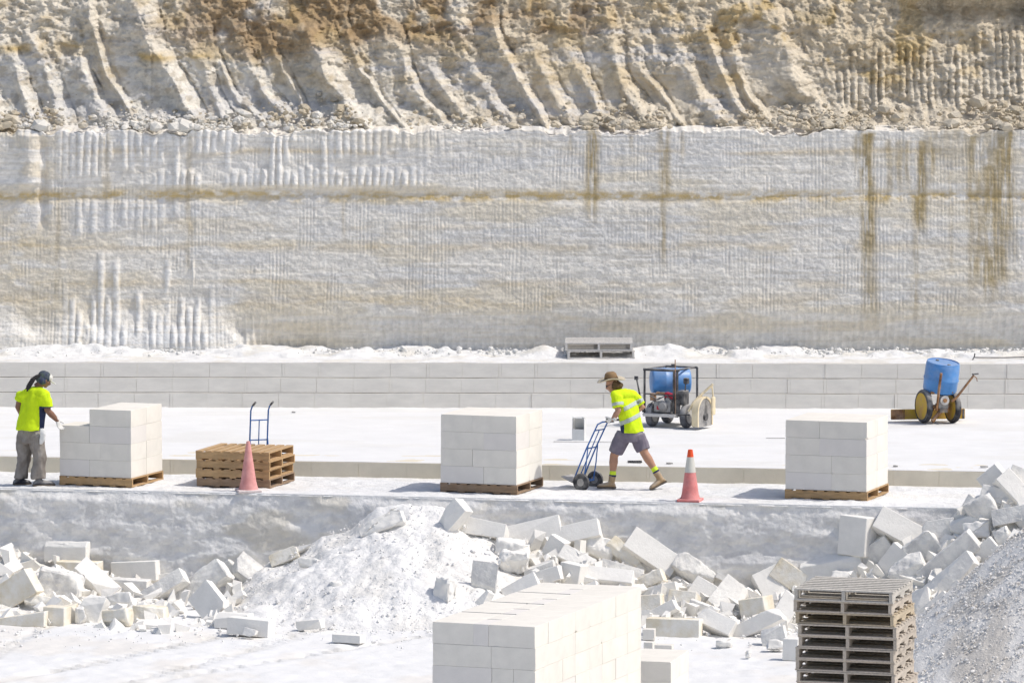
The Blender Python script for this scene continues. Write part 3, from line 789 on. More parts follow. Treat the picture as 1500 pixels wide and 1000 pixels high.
TH = R(15)
def under(corner, th, S=1.17, D=1.17):
    left = Vector((-math.cos(th), math.sin(th), 0)); back = Vector((math.sin(th), math.cos(th), 0))
    return corner + left * S / 2 + back * D / 2
LAY = [[.57, .43], [.42, .58], [.57, .43], [.42, .58]]
G1 = 'sawn blocks stacked on pallets along the terrace'
for (px, py, th, lay, where, plabel, m, sd, SZ) in (
    (193.5, 713.6, R(19), [[.42, .58], [.57, .43], [.42, .58], [-.42, .58]], 'unfinished stack beside the long-haired worker', 'brown pallet under the unfinished stack beside the long-haired worker', M['wood'], 1, 1.2),
    (757.6, 724.0, R(19), LAY, 'stack ahead of the tilted trolley', 'dark brown pallet under the stack the blue trolley is pushed towards', M['wooddark'], 2, 1.22),
    (1270.5, 734, R(19), [[.57, .43], [.57, .43], [.42, .58], [.42, .58]], 'stack nearest the cone with the grey band', 'brown pallet under the block stack nearest the waste heap', M['wood'], 3, 1.26)):
    c = onz(px, py, .012)
    p = pallet(under(c, th, SZ, SZ), -th, plabel, 'pallets under the block stacks', m, seed=sd, S=SZ); p.location.z = .012
    stack(c + Vector((-.012, .012, 0)), th, SZ - .02, SZ - .02, .012 + .136, lay, where, G1)

# four empty pallets piled on the terrace
c = onz(394.5, 715.4, .012); th = R(16)
nm = ['bottom', 'third', 'second', 'top']
for k in range(4):
    q = under(c, th) + Vector((random.Random(k).uniform(-.012, .012), random.Random(k + 9).uniform(-.01, .01), 0)); q.z = .012 + .1365 * k
    pallet(q, -th + R((0, .6, -.5, .4)[k]), f'empty light wooden pallet, {nm[k]} of the four piled behind the faded cone', 'empty pallets piled on the terrace', M['wood'] if k else M['wooddark'], seed=10 + k)

# tall pile of pallets in front
c = onz(1308, 868, .6); c.z = ZG; th = R(17)
for k in range(15):
    rnd = random.Random(100 + k)
    q = under(c, th) + Vector((rnd.uniform(-.025, .025) + .004 * (14 - k), rnd.uniform(-.02, .02), 0)); q.z = ZG + .005 + .1385 * k
    kt = 14 - k
    ords = ['topmost', 'second', 'third', 'fourth', 'fifth', 'sixth', 'seventh', 'eighth', 'ninth', 'tenth', 'eleventh', 'twelfth', 'thirteenth', 'fourteenth', 'lowest']
    mm = M['woodgrey'] if k == 14 else (M['woodtan'] if k == 12 else M['woodold'])
    tone = 'bleached grey' if k == 14 else ('yellowish' if k == 12 else 'weathered brown')
    pallet(q, math.pi / 2 - th + rnd.uniform(-.02, .02), f'{tone} pallet, {ords[kt]} from the top of the tall foreground pallet pile' if k not in (14, 0) else f'{tone} pallet, {ords[kt]} of the tall foreground pallet pile', 'pallets in the tall foreground pile', mm, True, 100 + k, hgt=.137)

# two pale pallets on the ledge below the cliff
c0 = onz(878, 526, ZL); 
for k in range(2):
    pallet(Vector((c0.x, c0.y + .6, ZL + .01 + .14 * k)), math.pi / 2 + R(3 - 4 * k), ('lower' if k == 0 else 'upper') + ' of two pale pallets lying on the ledge under the cliff', 'pallets on the cliff ledge', M['woodpale'], True, 200 + k)

# four tall stacks in the foreground
c = onz(784, 918, .17); c.z = 0; th = R(20.5)
back = Vector((math.sin(th), math.cos(th), 0))
G2 = 'sawn blocks of the four tall foreground stacks'
TL = [[.42, .58], [.58, .42], [.21, .21, .58], [.58, .21, .21], [.57, .43], [.40, .15, .45]]
for i, nmst in enumerate(('nearest', 'second', 'third', 'farthest')):
    cc = c + back * (.955 * i)
    p = pallet(under(cc, th, 1.3, .9) + Vector((0, 0, ZG + .0)), -th, f'wooden pallet under the {nmst} of the four tall block stacks', 'pallets under the tall block stacks', M['wooddark'], seed=300 + i, S=.9, hgt=.10)
    p.scale = (1.35, 1, 1)
    stack(cc, th, 1.29, .90, ZG + .101, TL if i % 2 == 0 else [TL[1], TL[0], TL[4], [.43, .57], TL[0], TL[5]], f'{nmst} of the four tall stacks', G2, gap=.055)

# low stack just behind them
cc = onz(983, 969.5, ZG + .514); cc.z = 0
stack(cc, R(14), 1.05, 1.1, ZG + .004, [[.5, .501], [.44, .56]], 'low stack behind the tall ones', 'blocks of the low stack')
for (px, py, sx, sz, yw, lb) in ((951, 937, .17, .15, -8, 'small cube offcut nearest the waste heap foot beside the tall stacks'), (952, 951, .13, .10, -20, 'small cube offcut between two others beside the tall stacks'), (973, 957, .24, .12, -12, 'wider small offcut lying in front of the two cubes beside the tall stacks')):
    p = onz(px, py, ZG)
    o = obj('stone_offcut', block_bm(sx, .15, sz, int(px + py), .004), M['block']); o.location = p + Vector((0, .07, sz / 2)); o.rotation_euler = (0, 0, R(yw))
    tag(o, lb, 'stone offcut', 'small offcuts beside the tall stacks')

# ---- waste blocks thrown on the heap
def waste_bm(L, H, D, seed, style):
    rnd = random.Random(seed); b = bmesh.new()
    box(b, (0, 0, 0), (L, D, H))
    rough = style in ('rough', 'boulder')
    ncut = {'block': rnd.choice((0, 1, 1)), 'chip': 3, 'rough': 4, 'boulder': 9, 'slab': 1}[style]
    for _ in range(ncut):
        e = rnd.random() < .5 and style != 'boulder'
        s = [rnd.choice((-1, 1)) for _ in range(3)]
        if e: s[rnd.randrange(3)] = 0
        cpt = Vector((s[0] * L / 2, s[1] * D / 2, s[2] * H / 2))
        n = Vector((s[0] / L, s[1] / D, s[2] / H)).normalized()
        n = (n + Vector([rnd.uniform(-.45, .45) for _ in range(3)])).normalized()
        amt = min(L, H, D) * {'block': rnd.uniform(.05, .16), 'chip': rnd.uniform(.10, .28), 'rough': rnd.uniform(.12, .34), 'boulder': rnd.uniform(.25, .5), 'slab': rnd.uniform(.1, .4)}[style]
        g = bmesh.ops.bisect_plane(b, geom=b.verts[:] + b.edges[:] + b.faces[:], plane_co=cpt - n * amt, plane_no=n, clear_outer=True)
        ed = [q for q in g['geom_cut'] if isinstance(q, bmesh.types.BMEdge)]
        if ed: bmesh.ops.holes_fill(b, edges=ed)
    bevel(b, min(L, H, D) * (.03 if not rough else .06))
    bmesh.ops.triangulate(b, faces=b.faces[:])
    for it in range(4):
        lim = .055 if it < 3 else .045
        le = [e for e in b.edges if e.calc_length() > lim]
        if not le or len(b.verts) > 2600: break
        bmesh.ops.subdivide_edges(b, edges=le, cuts=1)
        bmesh.ops.triangulate(b, faces=[f for f in b.faces if len(f.verts) > 3])
    b.normal_update()
    co = np.array([v.co for v in b.verts])
    k = {'block': .003, 'chip': .010, 'rough': .034, 'boulder': .05, 'slab': .004}[style]
    n1 = fbm(co[:, 0] * 7 + seed, co[:, 1] * 7, co[:, 2] * 7, 3, seed) - .5
    n2 = fbm(co[:, 0] * 26, co[:, 1] * 26 + seed, co[:, 2] * 26, 2, seed + 3) - .5
    for v, a, c in zip(b.verts, n1, n2):
        v.co += v.normal * float(a * k * 1.6 + c * k * .7)
    return b
def heap_hit(px, py, lift=0):
    d = ray(px, py); o = Vector((0, 0, CAMH))
    best = None
    for i in range(700):
        Yd = 61.0 + i * .0165; p = aty(px, py, Yd)
        hz_ = float(heap_z(np.array(p.x), np.array(Yd)))
        if p.z < max(hz_ + lift * .42 - .05, ZG + lift * .80): return p
        if Yd > edge_y(p.x) - .12: return p
    return aty(px, py, 69)
WB = [  # px, py, length px, height px, turn, yaw, tilt, style, material, depth m, label
 (101, 807, 64, 30, -2, -18, 4, 'chip', 'waste', .30, 'thick pale block with chipped top, highest of the blocks under the long-haired worker'),
 (117, 834, 62, 26, 0, -15, 0, 'block', 'wastecream', .28, 'shaded block carrying the chipped thick block'),
 (141, 853, 74, 30, 41, -6, 42, 'block', 'waste', .28, 'long sunlit block sliding down from beneath the chipped thick block'),
 (201, 835, 68, 29, -4, -18, 3, 'block', 'waste', .30, 'squared block lying level against the terrace face with a sunlit end'),
 (24, 865, 66, 40, -33, -12, 12, 'block', 'wastecream', .30, 'big tilted slab propped at the edge of the picture above a low long block'),
 (33, 902, 76, 27, 0, -14, 4, 'block', 'wastecream', .28, 'long low cream block lying on the ground below the big tilted slab'),
 (84, 901, 32, 28, 1, -20, 0, 'block', 'wastecream', .25, 'short cream block at the end of the long low one'),
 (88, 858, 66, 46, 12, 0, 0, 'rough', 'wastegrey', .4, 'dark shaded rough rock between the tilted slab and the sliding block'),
 (136, 891, 30, 42, 18, -25, 25, 'chip', 'waste', .18, 'upright pointed white piece standing before the sliding block'),
 (60, 881, 44, 16, 12, -10, 25, 'rough', 'wastecream', .2, 'small broken cream piece on top of the long low block'),
 (104, 898, 20, 26, -8, -10, 0, 'chip', 'wastecream', .2, 'narrow cream chunk wedged beside the short cream block'),
 (119, 901, 17, 24, 5, -10, 0, 'rough', 'wastegrey', .18, 'greyish stub of stone left of the upright pointed piece'),
 (177, 881, 40, 24, -18, -10, 20, 'rough', 'waste', .22, 'jagged white lump at the foot of the sliding block'),
 (173, 904, 38, 26, -6, -25, 5, 'rough', 'wastecream', .24, 'worn cream lump resting on the ground below the jagged lump'),
 (221, 897, 45, 26, -7, -12, 8, 'chip', 'wastecream', .26, 'cream block with a ragged end above a flat white plate'),
 (222, 913, 40, 11, -2, -16, 0, 'slab', 'waste', .22, 'flat white plate lying on the ground before the ragged cream block'),
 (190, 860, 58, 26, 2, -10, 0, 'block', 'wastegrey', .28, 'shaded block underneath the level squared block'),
 (238, 863, 80, 22, -33, -6, 30, 'chip', 'wastegrey', .22, 'long grey slab rising towards the terrace face'),
 (296, 856, 88, 34, -37, -6, 25, 'rough', 'wastegrey', .3, 'long weathered slab with holes and a pale upper end'),
 (307, 882, 42, 52, -48, -10, 30, 'slab', 'waste', .16, 'flat white slab leaning below the weathered slab with holes'),
 (365, 837, 50, 34, 36, -8, 32, 'chip', 'wastegrey', .28, 'stained slab tipped against the edge of the crushed heap'),
 (343, 908, 50, 22, 0, -18, 3, 'block', 'waste', .26, 'grey-white block behind another on the ground at the crushed heap foot'),
 (368, 917, 62, 25, 3, -18, 3, 'block', 'waste', .28, 'white block with sunlit end on the ground before the crushed heap'),
 (367, 926, 18, 12, 12, -20, 10, 'chip', 'waste', .1, 'little cube chip against the front of the white ground block'),
 (240, 848, 40, 16, -8, -10, 12, 'slab', 'waste', .2, 'thin broken piece behind the long grey slab'),
 (330, 838, 40, 20, -45, -10, 15, 'rough', 'wastegrey', .2, 'grey rough piece between the weathered and the stained slabs'),
 (455, 790, 96, 22, -30, -4, 28, 'slab', 'waste', .2, 'long crusted slab lying along the upper edge of the crushed heap'),
 (418, 815, 44, 18, -22, -6, 20, 'chip', 'wastecream', .2, 'shaded cream slab end below the long crusted slab'),
 (659, 763, 66, 28, -50, -12, 30, 'chip', 'waste', .24, 'bright oblong block standing on end at the heap summit'),
 (705, 773, 78, 26, 6, -16, 18, 'block', 'waste', .26, 'block lying across the heap just past the upended bright one'),
 (652, 868, 32, 46, 6, 0, 0, 'boulder', 'waste', .3, 'rounded white boulder alone on the slope of crushed stone'),
 (455, 914, 36, 14, -8, -20, 5, 'chip', 'waste', .2, 'small slab bedded in the heap foot before the crushed slope'),
 (511, 934, 42, 12, 0, -22, 2, 'block', 'waste', .2, 'flat offcut lying alone on the open ground'),
 (455, 824, 32, 14, 3, -8, 10, 'rough', 'waste', .2, 'flattish clod high on the crushed slope'),
 (491, 859, 15, 13, 0, 0, 0, 'boulder', 'waste', .12, 'small round clod halfway down the crushed slope'),
 (560, 768, 70, 24, -22, -5, 30, 'rough', 'waste', .25, 'crusted lump slab below the heap summit'),
 (784, 781, 80, 38, -13, -8, 22, 'block', 'waste', .2, 'broad pale slab with its wide face turned to the viewer'),
 (844, 782, 74, 27, -14, -10, 26, 'block', 'waste', .26, 'light block on the heap overlapping the broad pale slab'),
 (752, 822, 42, 32, 4, 0, 0, 'boulder', 'waste', .3, 'rounded boulder beneath a rocky lump near the broad pale slab'),
 (747, 800, 42, 24, 8, 0, 10, 'rough', 'waste', .26, 'rocky lump on top of the rounded boulder'),
 (811, 806, 44, 26, -60, -10, 20, 'block', 'waste', .24, 'steeply tipped block below the broad pale slab'),
 (790, 831, 46, 18, -12, -8, 10, 'chip', 'wastegrey', .22, 'grey wedge at the lower end of the steeply tipped block'),
 (845, 821, 52, 24, 26, -14, 28, 'chip', 'waste', .24, 'white broken block pointing down behind the dark-faced block'),
 (839, 842, 30, 36, 9, -28, 0, 'block', 'waste', .26, 'dark-faced upright block just behind the tall stacks'),
 (797, 845, 54, 21, -19, -14, 12, 'block', 'waste', .24, 'sloping block half hidden by the back of the tall stacks'),
 (891, 848, 74, 23, 5, -10, 40, 'slab', 'waste', .3, 'wide sunlit slab lying flat above the farthest tall stack'),
 (911, 835, 64, 16, 15, -8, 18, 'block', 'wastegrey', .22, 'narrow sloping bar above the wide sunlit slab'),
 (955, 810, 82, 36, 34, -6, 24, 'block', 'waste', .2, 'big clean slab slanting down from the terrace face'),
 (877, 803, 48, 30, 14, -10, 25, 'rough', 'waste', .3, 'jagged white rubble lump in the middle of the block pile'),
 (912, 811, 54, 22, 44, -8, 20, 'chip', 'wastecream', .24, 'slanting broken block left of the big clean slab'),
 (925, 826, 40, 24, 52, -10, 10, 'rough', 'wastecream', .24, 'rough cream fragment tucked under the big clean slab'),
 (950, 850, 48, 20, -24, -12, 20, 'chip', 'wastecream', .22, 'small tilted block under the lower tip of the big clean slab'),
 (707, 854, 36, 64, 6, -22, -4, 'chip', 'wastegrey', .16, 'tall grey slab standing upright on the crushed slope'),
 (709, 880, 34, 14, -46, -10, 30, 'chip', 'waste', .14, 'small white piece at the foot of the standing grey slab'),
 (765, 862, 56, 24, -30, -10, 34, 'slab', 'waste', .2, 'flat leaning slab partly covered by the tall stacks'),
 (1015, 837, 64, 31, 35, -8, 25, 'rough', 'wastegrey', .28, 'weathered grey block with pitted face against the terrace face'),
 (1038, 872, 52, 30, 28, -20, 22, 'block', 'waste', .3, 'smooth block with sunlit top below the weathered grey one'),
 (1066, 875, 42, 54, 36, -10, 28, 'chip', 'waste', .2, 'large slab standing on its corner in the middle of the waste'),
 (1076, 854, 60, 8, 25, -4, 8, 'slab', 'waste', .2, 'thin plate edge poking out behind the corner-standing slab'),
 (1109, 890, 36, 32, -14, -32, 8, 'block', 'wastecream', .3, 'squarish block end framed by lit edges beside the corner-standing slab'),
 (1134, 868, 66, 40, 61, -22, 12, 'block', 'waste', .3, 'big steep block with a bright side leaning towards the pallet pile'),
 (1156, 843, 48, 32, 34, -12, 6, 'block', 'wastecream', .28, 'cream block behind the big steep block'),
 (1002, 879, 40, 23, 3, -20, 24, 'block', 'wastecream', .28, 'sunlit-topped cream block between the tall stacks and the smooth block'),
 (1051, 914, 52, 25, 22, -24, 24, 'block', 'waste', .3, 'low block with bright top near the ground in front of the corner-standing slab'),
 (988, 918, 78, 27, 0, -14, 3, 'block', 'wastecream', .28, 'long cream block lying level on the ground next to the tall stacks'),
 (1109, 914, 80, 21, -27, -10, 22, 'chip', 'waste', .24, 'long slab sloping up from the ground towards the pallet pile'),
 (1150, 894, 28, 54, 28, -10, 26, 'slab', 'waste', .2, 'bright slab leaning just beside the pallet pile'),
 (967, 865, 52, 17, -15, -10, 12, 'block', 'waste', .22, 'bar-like block resting above two cream ones by the tall stacks'),
 (954, 886, 34, 32, -6, -14, 8, 'block', 'wastecream', .26, 'plain block touching the outline of the farthest tall stack'),
 (968, 897, 52, 17, -29, -10, 20, 'block', 'waste', .22, 'sloping narrow block above the long level cream block'),
 (1030, 893, 44, 20, 20, -10, 0, 'block', 'wastegrey', .24, 'shaded block underneath the smooth sunlit-topped block'),
 (1134, 930, 36, 24, -14, -14, 10, 'chip', 'wastegrey', .2, 'grey block end under the long sloping slab'),
 (1160, 950, 22, 32, 0, -18, 4, 'block', 'waste', .2, 'short block on the ground against the pallet pile'),
 (1060, 942, 20, 9, 0, -10, 10, 'boulder', 'waste', .14, 'small flat stone alone on the ground in front of the waste blocks'),
 (1137, 944, 26, 14, 5, 0, 10, 'rough', 'waste', .2, 'pale lump on the ground below the long sloping slab'),
 (1096, 957, 8, 10, 0, 0, 0, 'boulder', 'waste', .06, 'tiny stone standing alone on the white ground'),
 (1256, 784, 38, 58, 3, -38, 2, 'block', 'waste', .30, 'upended block with one bright and one shaded side below the last stack'),
 (1316, 775, 72, 36, 28, -8, 22, 'block', 'waste', .24, 'slab tipped like a ramp beside the upended block'),
 (1220, 830, 90, 38, -10, -16, 6, 'chip', 'waste', .3, 'long block with a sunlit end lying above the pallet pile'),
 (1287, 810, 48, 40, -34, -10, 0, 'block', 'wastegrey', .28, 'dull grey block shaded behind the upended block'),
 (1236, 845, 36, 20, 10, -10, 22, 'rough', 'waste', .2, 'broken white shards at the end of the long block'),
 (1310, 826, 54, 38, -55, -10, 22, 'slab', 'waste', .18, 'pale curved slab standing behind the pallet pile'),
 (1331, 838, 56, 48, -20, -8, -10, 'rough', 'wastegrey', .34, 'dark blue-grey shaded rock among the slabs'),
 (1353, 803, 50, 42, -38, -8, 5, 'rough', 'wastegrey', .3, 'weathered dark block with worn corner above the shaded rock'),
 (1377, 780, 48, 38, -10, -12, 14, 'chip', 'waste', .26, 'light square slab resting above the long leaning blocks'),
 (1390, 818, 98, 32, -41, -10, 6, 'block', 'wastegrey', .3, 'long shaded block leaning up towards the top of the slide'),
 (1393, 845, 88, 32, -38, -10, 22, 'chip', 'waste', .28, 'long white-topped block lying in front of the long shaded one'),
 (1418, 768, 48, 24, -16, -16, 12, 'chip', 'waste', .24, 'small block wedged at the middle of the slide'),
 (1420, 743, 34, 22, -66, -10, 14, 'chip', 'wastegrey', .2, 'narrow stone on the crest edge of the slide'),
 (1441, 749, 44, 46, -30, -10, 2, 'rough', 'wastegrey', .32, 'large shaded rock below the top blocks of the slide'),
 (1457, 702, 36, 36, -42, -12, 10, 'block', 'waste', .28, 'squared block crowning the slide against the upper floor'),
 (1486, 718, 60, 28, 47, -10, 20, 'block', 'waste', .26, 'long block sloping down just beyond the crowning block'),
 (1462, 728, 50, 23, 12, -12, 18, 'chip', 'waste', .26, 'flat chipped block under the crowning block'),
 (1480, 755, 50, 24, -12, -14, 14, 'chip', 'wastegrey', .26, 'greyish block jutting out at the picture edge over the gravel mound'),
 (1431, 777, 40, 24, -6, -14, 16, 'rough', 'waste', .26, 'white lump in the blue shade under the large shaded rock'),
 (1446, 804, 34, 22, -46, -14, 18, 'block', 'waste', .2, 'small upright block beside the crest of the gravel mound'),
 (1431, 832, 28, 16, 2, -24, 14, 'block', 'waste', .18, 'little squared block near the gravel mound edge'),
 (1369, 889, 54, 19, -40, -10, 26, 'slab', 'waste', .2, 'slab lying along the foot of the gravel mound'),
 (1350, 880, 28, 36, -14, -14, 22, 'chip', 'waste', .2, 'white chunk just behind the pallet pile edge'),
 (1396, 873, 40, 17, -36, -10, 20, 'rough', 'waste', .18, 'broken flat stone on the gravel mound edge'),
 (1492, 700, 30, 30, 20, -10, 12, 'block', 'wastegrey', .26, 'grey block cut off by the picture edge above the long sloping one'),
 (1470, 787, 22, 30, -30, -14, 14, 'rough', 'wastegrey', .2, 'grey pointed stone at the upper gravel edge'),
 (1467, 812, 22, 26, -25, -14, 16, 'chip', 'waste', .18, 'pale chip bedded in the gravel crest'),
]
for i, (px, py, Lp, Hp, an, yw, ti, st, mm, D, lb) in enumerate(WB):
    p = heap_hit(px, py, .5 * Hp / 102 * abs(math.cos(R(an))) + .5 * Lp / 102 * abs(math.sin(R(an))) * .5)
    s = FPX / p.y
    L = Lp / s / max(.8, math.cos(R(yw))); Hh = Hp / s
    if ti > 15: Hh = Hh * 1.0
    o = obj('stone_chunk' if st in ('rough', 'boulder') else 'waste_block', waste_bm(L, Hh, D, 40 + i, st), M[mm], smooth=(st in ('rough', 'boulder')))
    o.matrix_world = Matrix.Translation(p + Vector((0, -.02, 0))) @ (Matrix.Rotation(R(an), 4, 'Y') @ Matrix.Rotation(R(yw), 4, 'Z') @ Matrix.Rotation(R(-ti), 4, 'X'))
    tag(o, lb, 'rock' if st in ('rough', 'boulder') else 'waste block', 'waste blocks thrown on the rubble')

# ---- traffic cones
def cone(loc, yaw, label, h, rb, rt, mb, base, banded):
    t = empty('traffic_cone', loc, (0, 0, yaw), label, 'traffic cone')
    b = bmesh.new(); box(b, (0, 0, .02), (base, base, .04)); bevel(b, .012, 2); obj('base', b, M['dust'] if not banded else M['conered'], t)
    def rad(z): return rb + (rt - rb) * (z - .04) / (h - .04)
    def seg(nm, z0, z1, m, off=0):
        b = bmesh.new(); pr = [(rad(z0) + off + (.012 if z0 < .05 else 0), z0)]
        n = 6
        for k in range(1, n + 1):
            z = z0 + (z1 - z0) * k / n; pr.append((rad(z) + off, z))
        if z1 >= h - .001: pr += [(rad(h) * .7, h + .004), (rad(h) * .6, h - .03)]
        lathe(b, pr, 28); return obj(nm, b, m, t, True)
    if banded:
        seg('cone_body', .04, h * .56, M['conered']); seg('reflective_band', h * .56 + .001, h * .86, M['band'], .002); seg('cone_tip', h * .86 + .001, h, M['conetip'])
    else:
        seg('cone_body', .04, h, M['cone'])
    return t
cone(onz(364, 720, 0), R(12), 'faded pink traffic cone without bands in front of the piled pallets', .76, .135, .028, 0, .36, False)
cone(onz(1011, 733.5, 0), R(-14), 'red traffic cone with a grey band and bright orange tip near the terrace edge', .76, .135, .035, 0, .34, True)

# ---- hand trolleys
def wheel(parent, c, r, w, axis, mtyre, mrim, name='wheel', rimr=.55):
    t = empty(name, c); t.parent = parent
    rot = Vector((0, 0, 1)).rotation_difference(Vector(axis)).to_matrix().to_4x4()
    b = bmesh.new()
    pr = [(r * rimr, -w * .42), (r * .8, -w * .5), (r * .95, -w * .42), (r, -w * .2), (r, w * .2), (r * .95, w * .42), (r * .8, w * .5), (r * rimr, w * .42)]
    lathe(b, pr, 32, rot); obj('tyre', b, mtyre, t, True)
    b = bmesh.new()
    lathe(b, [(r * .10, -w * .52), (r * .18, -w * .5), (r * .22, -w * .46), (r * rimr * .9, -w * .46), (r * rimr * 1.02, -w * .47), (r * rimr * 1.02, w * .47), (r * rimr * .9, w * .46), (r * .22, w * .46), (r * .18, w * .5), (r * .10, w * .52)], 24, rot)
    obj('rim', b, mrim, t, True)
    return t
def trolley(loc, yaw, tilt, label, Lr=1.02, halfw=.15):
    """local: toe plate towards +Y, handles bend to -Y, tilted back about the axle"""
    t = empty('hand_trolley', loc, (0, 0, 0), label, 'hand trolley', 'blue hand trolleys')
    t.rotation_mode = 'XYZ'
    t.matrix_world = Matrix.Translation(loc) @ Matrix.Rotation(yaw, 4, 'Z') @ Matrix.Translation((0, 0, .135)) @ Matrix.Rotation(tilt, 4, 'X') @ Matrix.Translation((0, 0, -.135))
    b = bmesh.new()
    for s in (-1, 1):
        x = s * halfw
        tube(b, [(x, .10, .06), (x, .10, .30), (x, .09, .62), (x, .06, Lr), (x, .0, Lr + .07), (x, -.10, Lr + .13)], .0125, 8)
        tube(b, [(x, .085, .68), (x * 1.02, .0, .40), (x * 1.05, -.06, .14)], .010, 8)
        tube(b, [(x, .10, .10), (x * 1.05, -.06, .135)], .010, 8)
    for z in (.62, .93): tube(b, [(-halfw, .09 - .02 * (z > .7), z), (halfw, .09 - .02 * (z > .7), z)], .010, 8)
    tube(b, [(0, .07, .93), (0, .10, .10)], .009, 8)
    tube(b, [(-halfw, .10, .08), (halfw, .10, .08)], .012, 8)
    tube(b, [(-halfw - .07, -.06, .135), (halfw + .07, -.06, .135)], .010, 8)
    obj('frame', b, M['bluepaint'], t, True)
    b = bmesh.new(); box(b, (0, .20, .048), (.36, .22, .008)); box(b, (0, .10, .09), (.36, .008, .09)); obj('toe_plate', b, M['greysteel'], t)
    for s in (-1, 1):
        wheel(t, (s * (halfw + .065), -.06, .135), .135, .065, (1, 0, 0), M['tyre'], M['greysteel'], rimr=.42)
        b = bmesh.new(); tube(b, [(s * halfw, -.05, Lr + .102), (s * halfw, -.17, Lr + .165)], .017, 10); obj('grip', b, M['blacksteel'], t, True)
    return t
bx = onz(381, 703, 0)
trolley(Vector((bx.x + .0, 72.05 - .3, 0)), R(20), R(4), 'blue hand trolley parked upright behind the piled empty pallets', 1.08, .14)
tp = onz(857, 714.5, 0)
TYAW = math.atan2(-.87, .5) * -1          # forward = (-.87, .5)
tr2 = trolley(tp, R(60), R(23), 'blue hand trolley tilted back by the man in the wide-brimmed hat', 1.04, .15)
TR2 = tr2.matrix_world.copy()
GRIP = [TR2 @ Vector((sx * .15, -.10, 1.04 + .125)) for sx in (-1, 1)]

# ---- cut-open white container
p = onz(848.5, 645.5, ZU); w_, d_, h_ = .20, .20, .36
t = empty('cut_container', p + Vector((0, .12, 0)), (0, 0, R(-10)), 'white plastic container with its upper front cut open, standing on the upper floor', 'container')
b = bmesh.new(); tk = .008
box(b, (0, d_ / 2 - tk / 2, h_ / 2), (w_, tk, h_))
for s in (-1, 1): box(b, (s * (w_ / 2 - tk / 2), -tk / 2, h_ / 2), (tk, d_ - tk - .001, h_))
box(b, (0, -d_ / 2 + tk / 2, h_ * .26), (w_ - 2 * tk - .001, tk, h_ * .52))
box(b, (0, 0, tk / 2), (w_ - 2 * tk - .002, d_ - 2 * tk - .002, tk))
obj('shell', b, M['white'], t)
b = bmesh.new()
for (x, y, a) in ((-.07, -.02, .5), (.05, .02, -.3), (.02, -.06, .2), (-.02, .05, -.1)): box(b, (x * .8, y, h_ + .004), (.085, .05, .012), Euler((.25 * a, .3 * a, a)))
obj('torn_rim', b, M['white'], t)
b = bmesh.new(); box(b, (0, .01, h_ * .30), (w_ - .03, d_ - .04, h_ * .45)); bevel(b, .03, 2); obj('interior_shade', b, M['dark'], t, True)  # dark fill that paints in the shade inside the open container

# ---- litter on the upper floor
for (px, py, L_, nm_, lb) in ((930, 676.5, .22, 'metal_grate', 'small dark slotted metal piece lying near the edge of the sawn step'), (981, 679, .10, 'stone_chip', 'dark flat chip lying on the floor edge behind the banded cone'), (430, 604, .06, 'stone_chip', 'tiny dark chip lying on the upper floor near the bench foot'), (1312, 683, .07, 'stone_chip', 'small dark chip at the floor edge beside the last block stack'), (1442, 684, .12, 'stone_chip', 'thin dark splinter at the floor edge near the waste slide')):
    p = onz(px, py, ZU + .012); b = bmesh.new()
    if nm_ == 'metal_grate':
        for k in range(6): box(b, ((k - 2.5) * .036, 0, .008), (.022, .16, .014))
        box(b, (0, .085, .008), (L_, .012, .016)); box(b, (0, -.085, .008), (L_, .012, .016))
    else:
        box(b, (0, 0, .01), (L_, .06, .02)); bmesh.ops.bisect_plane(b, geom=b.verts[:] + b.edges[:] + b.faces[:], plane_co=(L_ * .3, 0, 0), plane_no=(.8, .5, .3), clear_outer=True)
        bmesh.ops.holes_fill(b, edges=b.edges[:])
    o = obj(nm_, b, M['dark'] if nm_ == 'metal_grate' else M['greysteel']); o.location = p; o.rotation_euler = (0, 0, R(px % 23 - 10)); tag(o, lb, 'scrap' if nm_ == 'metal_grate' else 'stone chip')

# ---- thin rod on the ledge
t = empty('steel_rod', onz(1428, 525, ZL + .03), (0, 0, 0), 'long thin steel rod with a crossbar lying on the ledge above the blue drum', 'rod')
b = bmesh.new(); tube(b, [(.0, 0, .02), (.5, .05, .012), (1.3, .1, .03)], .010, 8); obj('rod', b, M['blacksteel'], t, True)
b = bmesh.new(); tube(b, [(-.05, -.04, -.03), (-.01, 0, .03), (.0, .0, .09)], .012, 8); obj('crossbar', b, M['blacksteel'], t, True)

# ---- stone saw with a lying blue tank
p = onz(988, 626.5, ZU)
t = empty('stone_saw', p + Vector((0, .25, .006)), (0, 0, R(-26)), 'wheeled stone saw with a lying blue water tank, small engine and cream blade guard', 'stone saw')
W1 = .0
b = bmesh.new()
for (x, y) in ((-.41, -.28), (.12, -.28), (-.36, .45), (.22, .45)):
    tube(b, [(x, y, .20), (x, y, .95)], .020, 8)
tube(b, [(-.43, -.28, .95), (.22, -.28, .95)], .022, 8); tube(b, [(-.36, .45, .95), (.22, .45, .95)], .018, 8)
for x in (-.41, .12): tube(b, [(x, -.28, .95), (x + .05, .45, .95)], .016, 8)
tube(b, [(.18, -.28, .22), (.18, -.28, .95)], .022, 8)
tube(b, [(-.40, -.28, .55), (.13, -.28, .53)], .012, 8)
obj('frame', b, M['blacksteel'], t, True)
b = bmesh.new(); box(b, (-.10, .10, .215), (.62, .95, .035)); bevel(b, .008); box(b, (-.10, -.385, .205), (.58, .03, .045)); tube(b, [(-.30, -.30, .195), (.20, -.30, .195)], .02, 10)
obj('chassis', b, M['palesteel'], t)
b = bmesh.new()
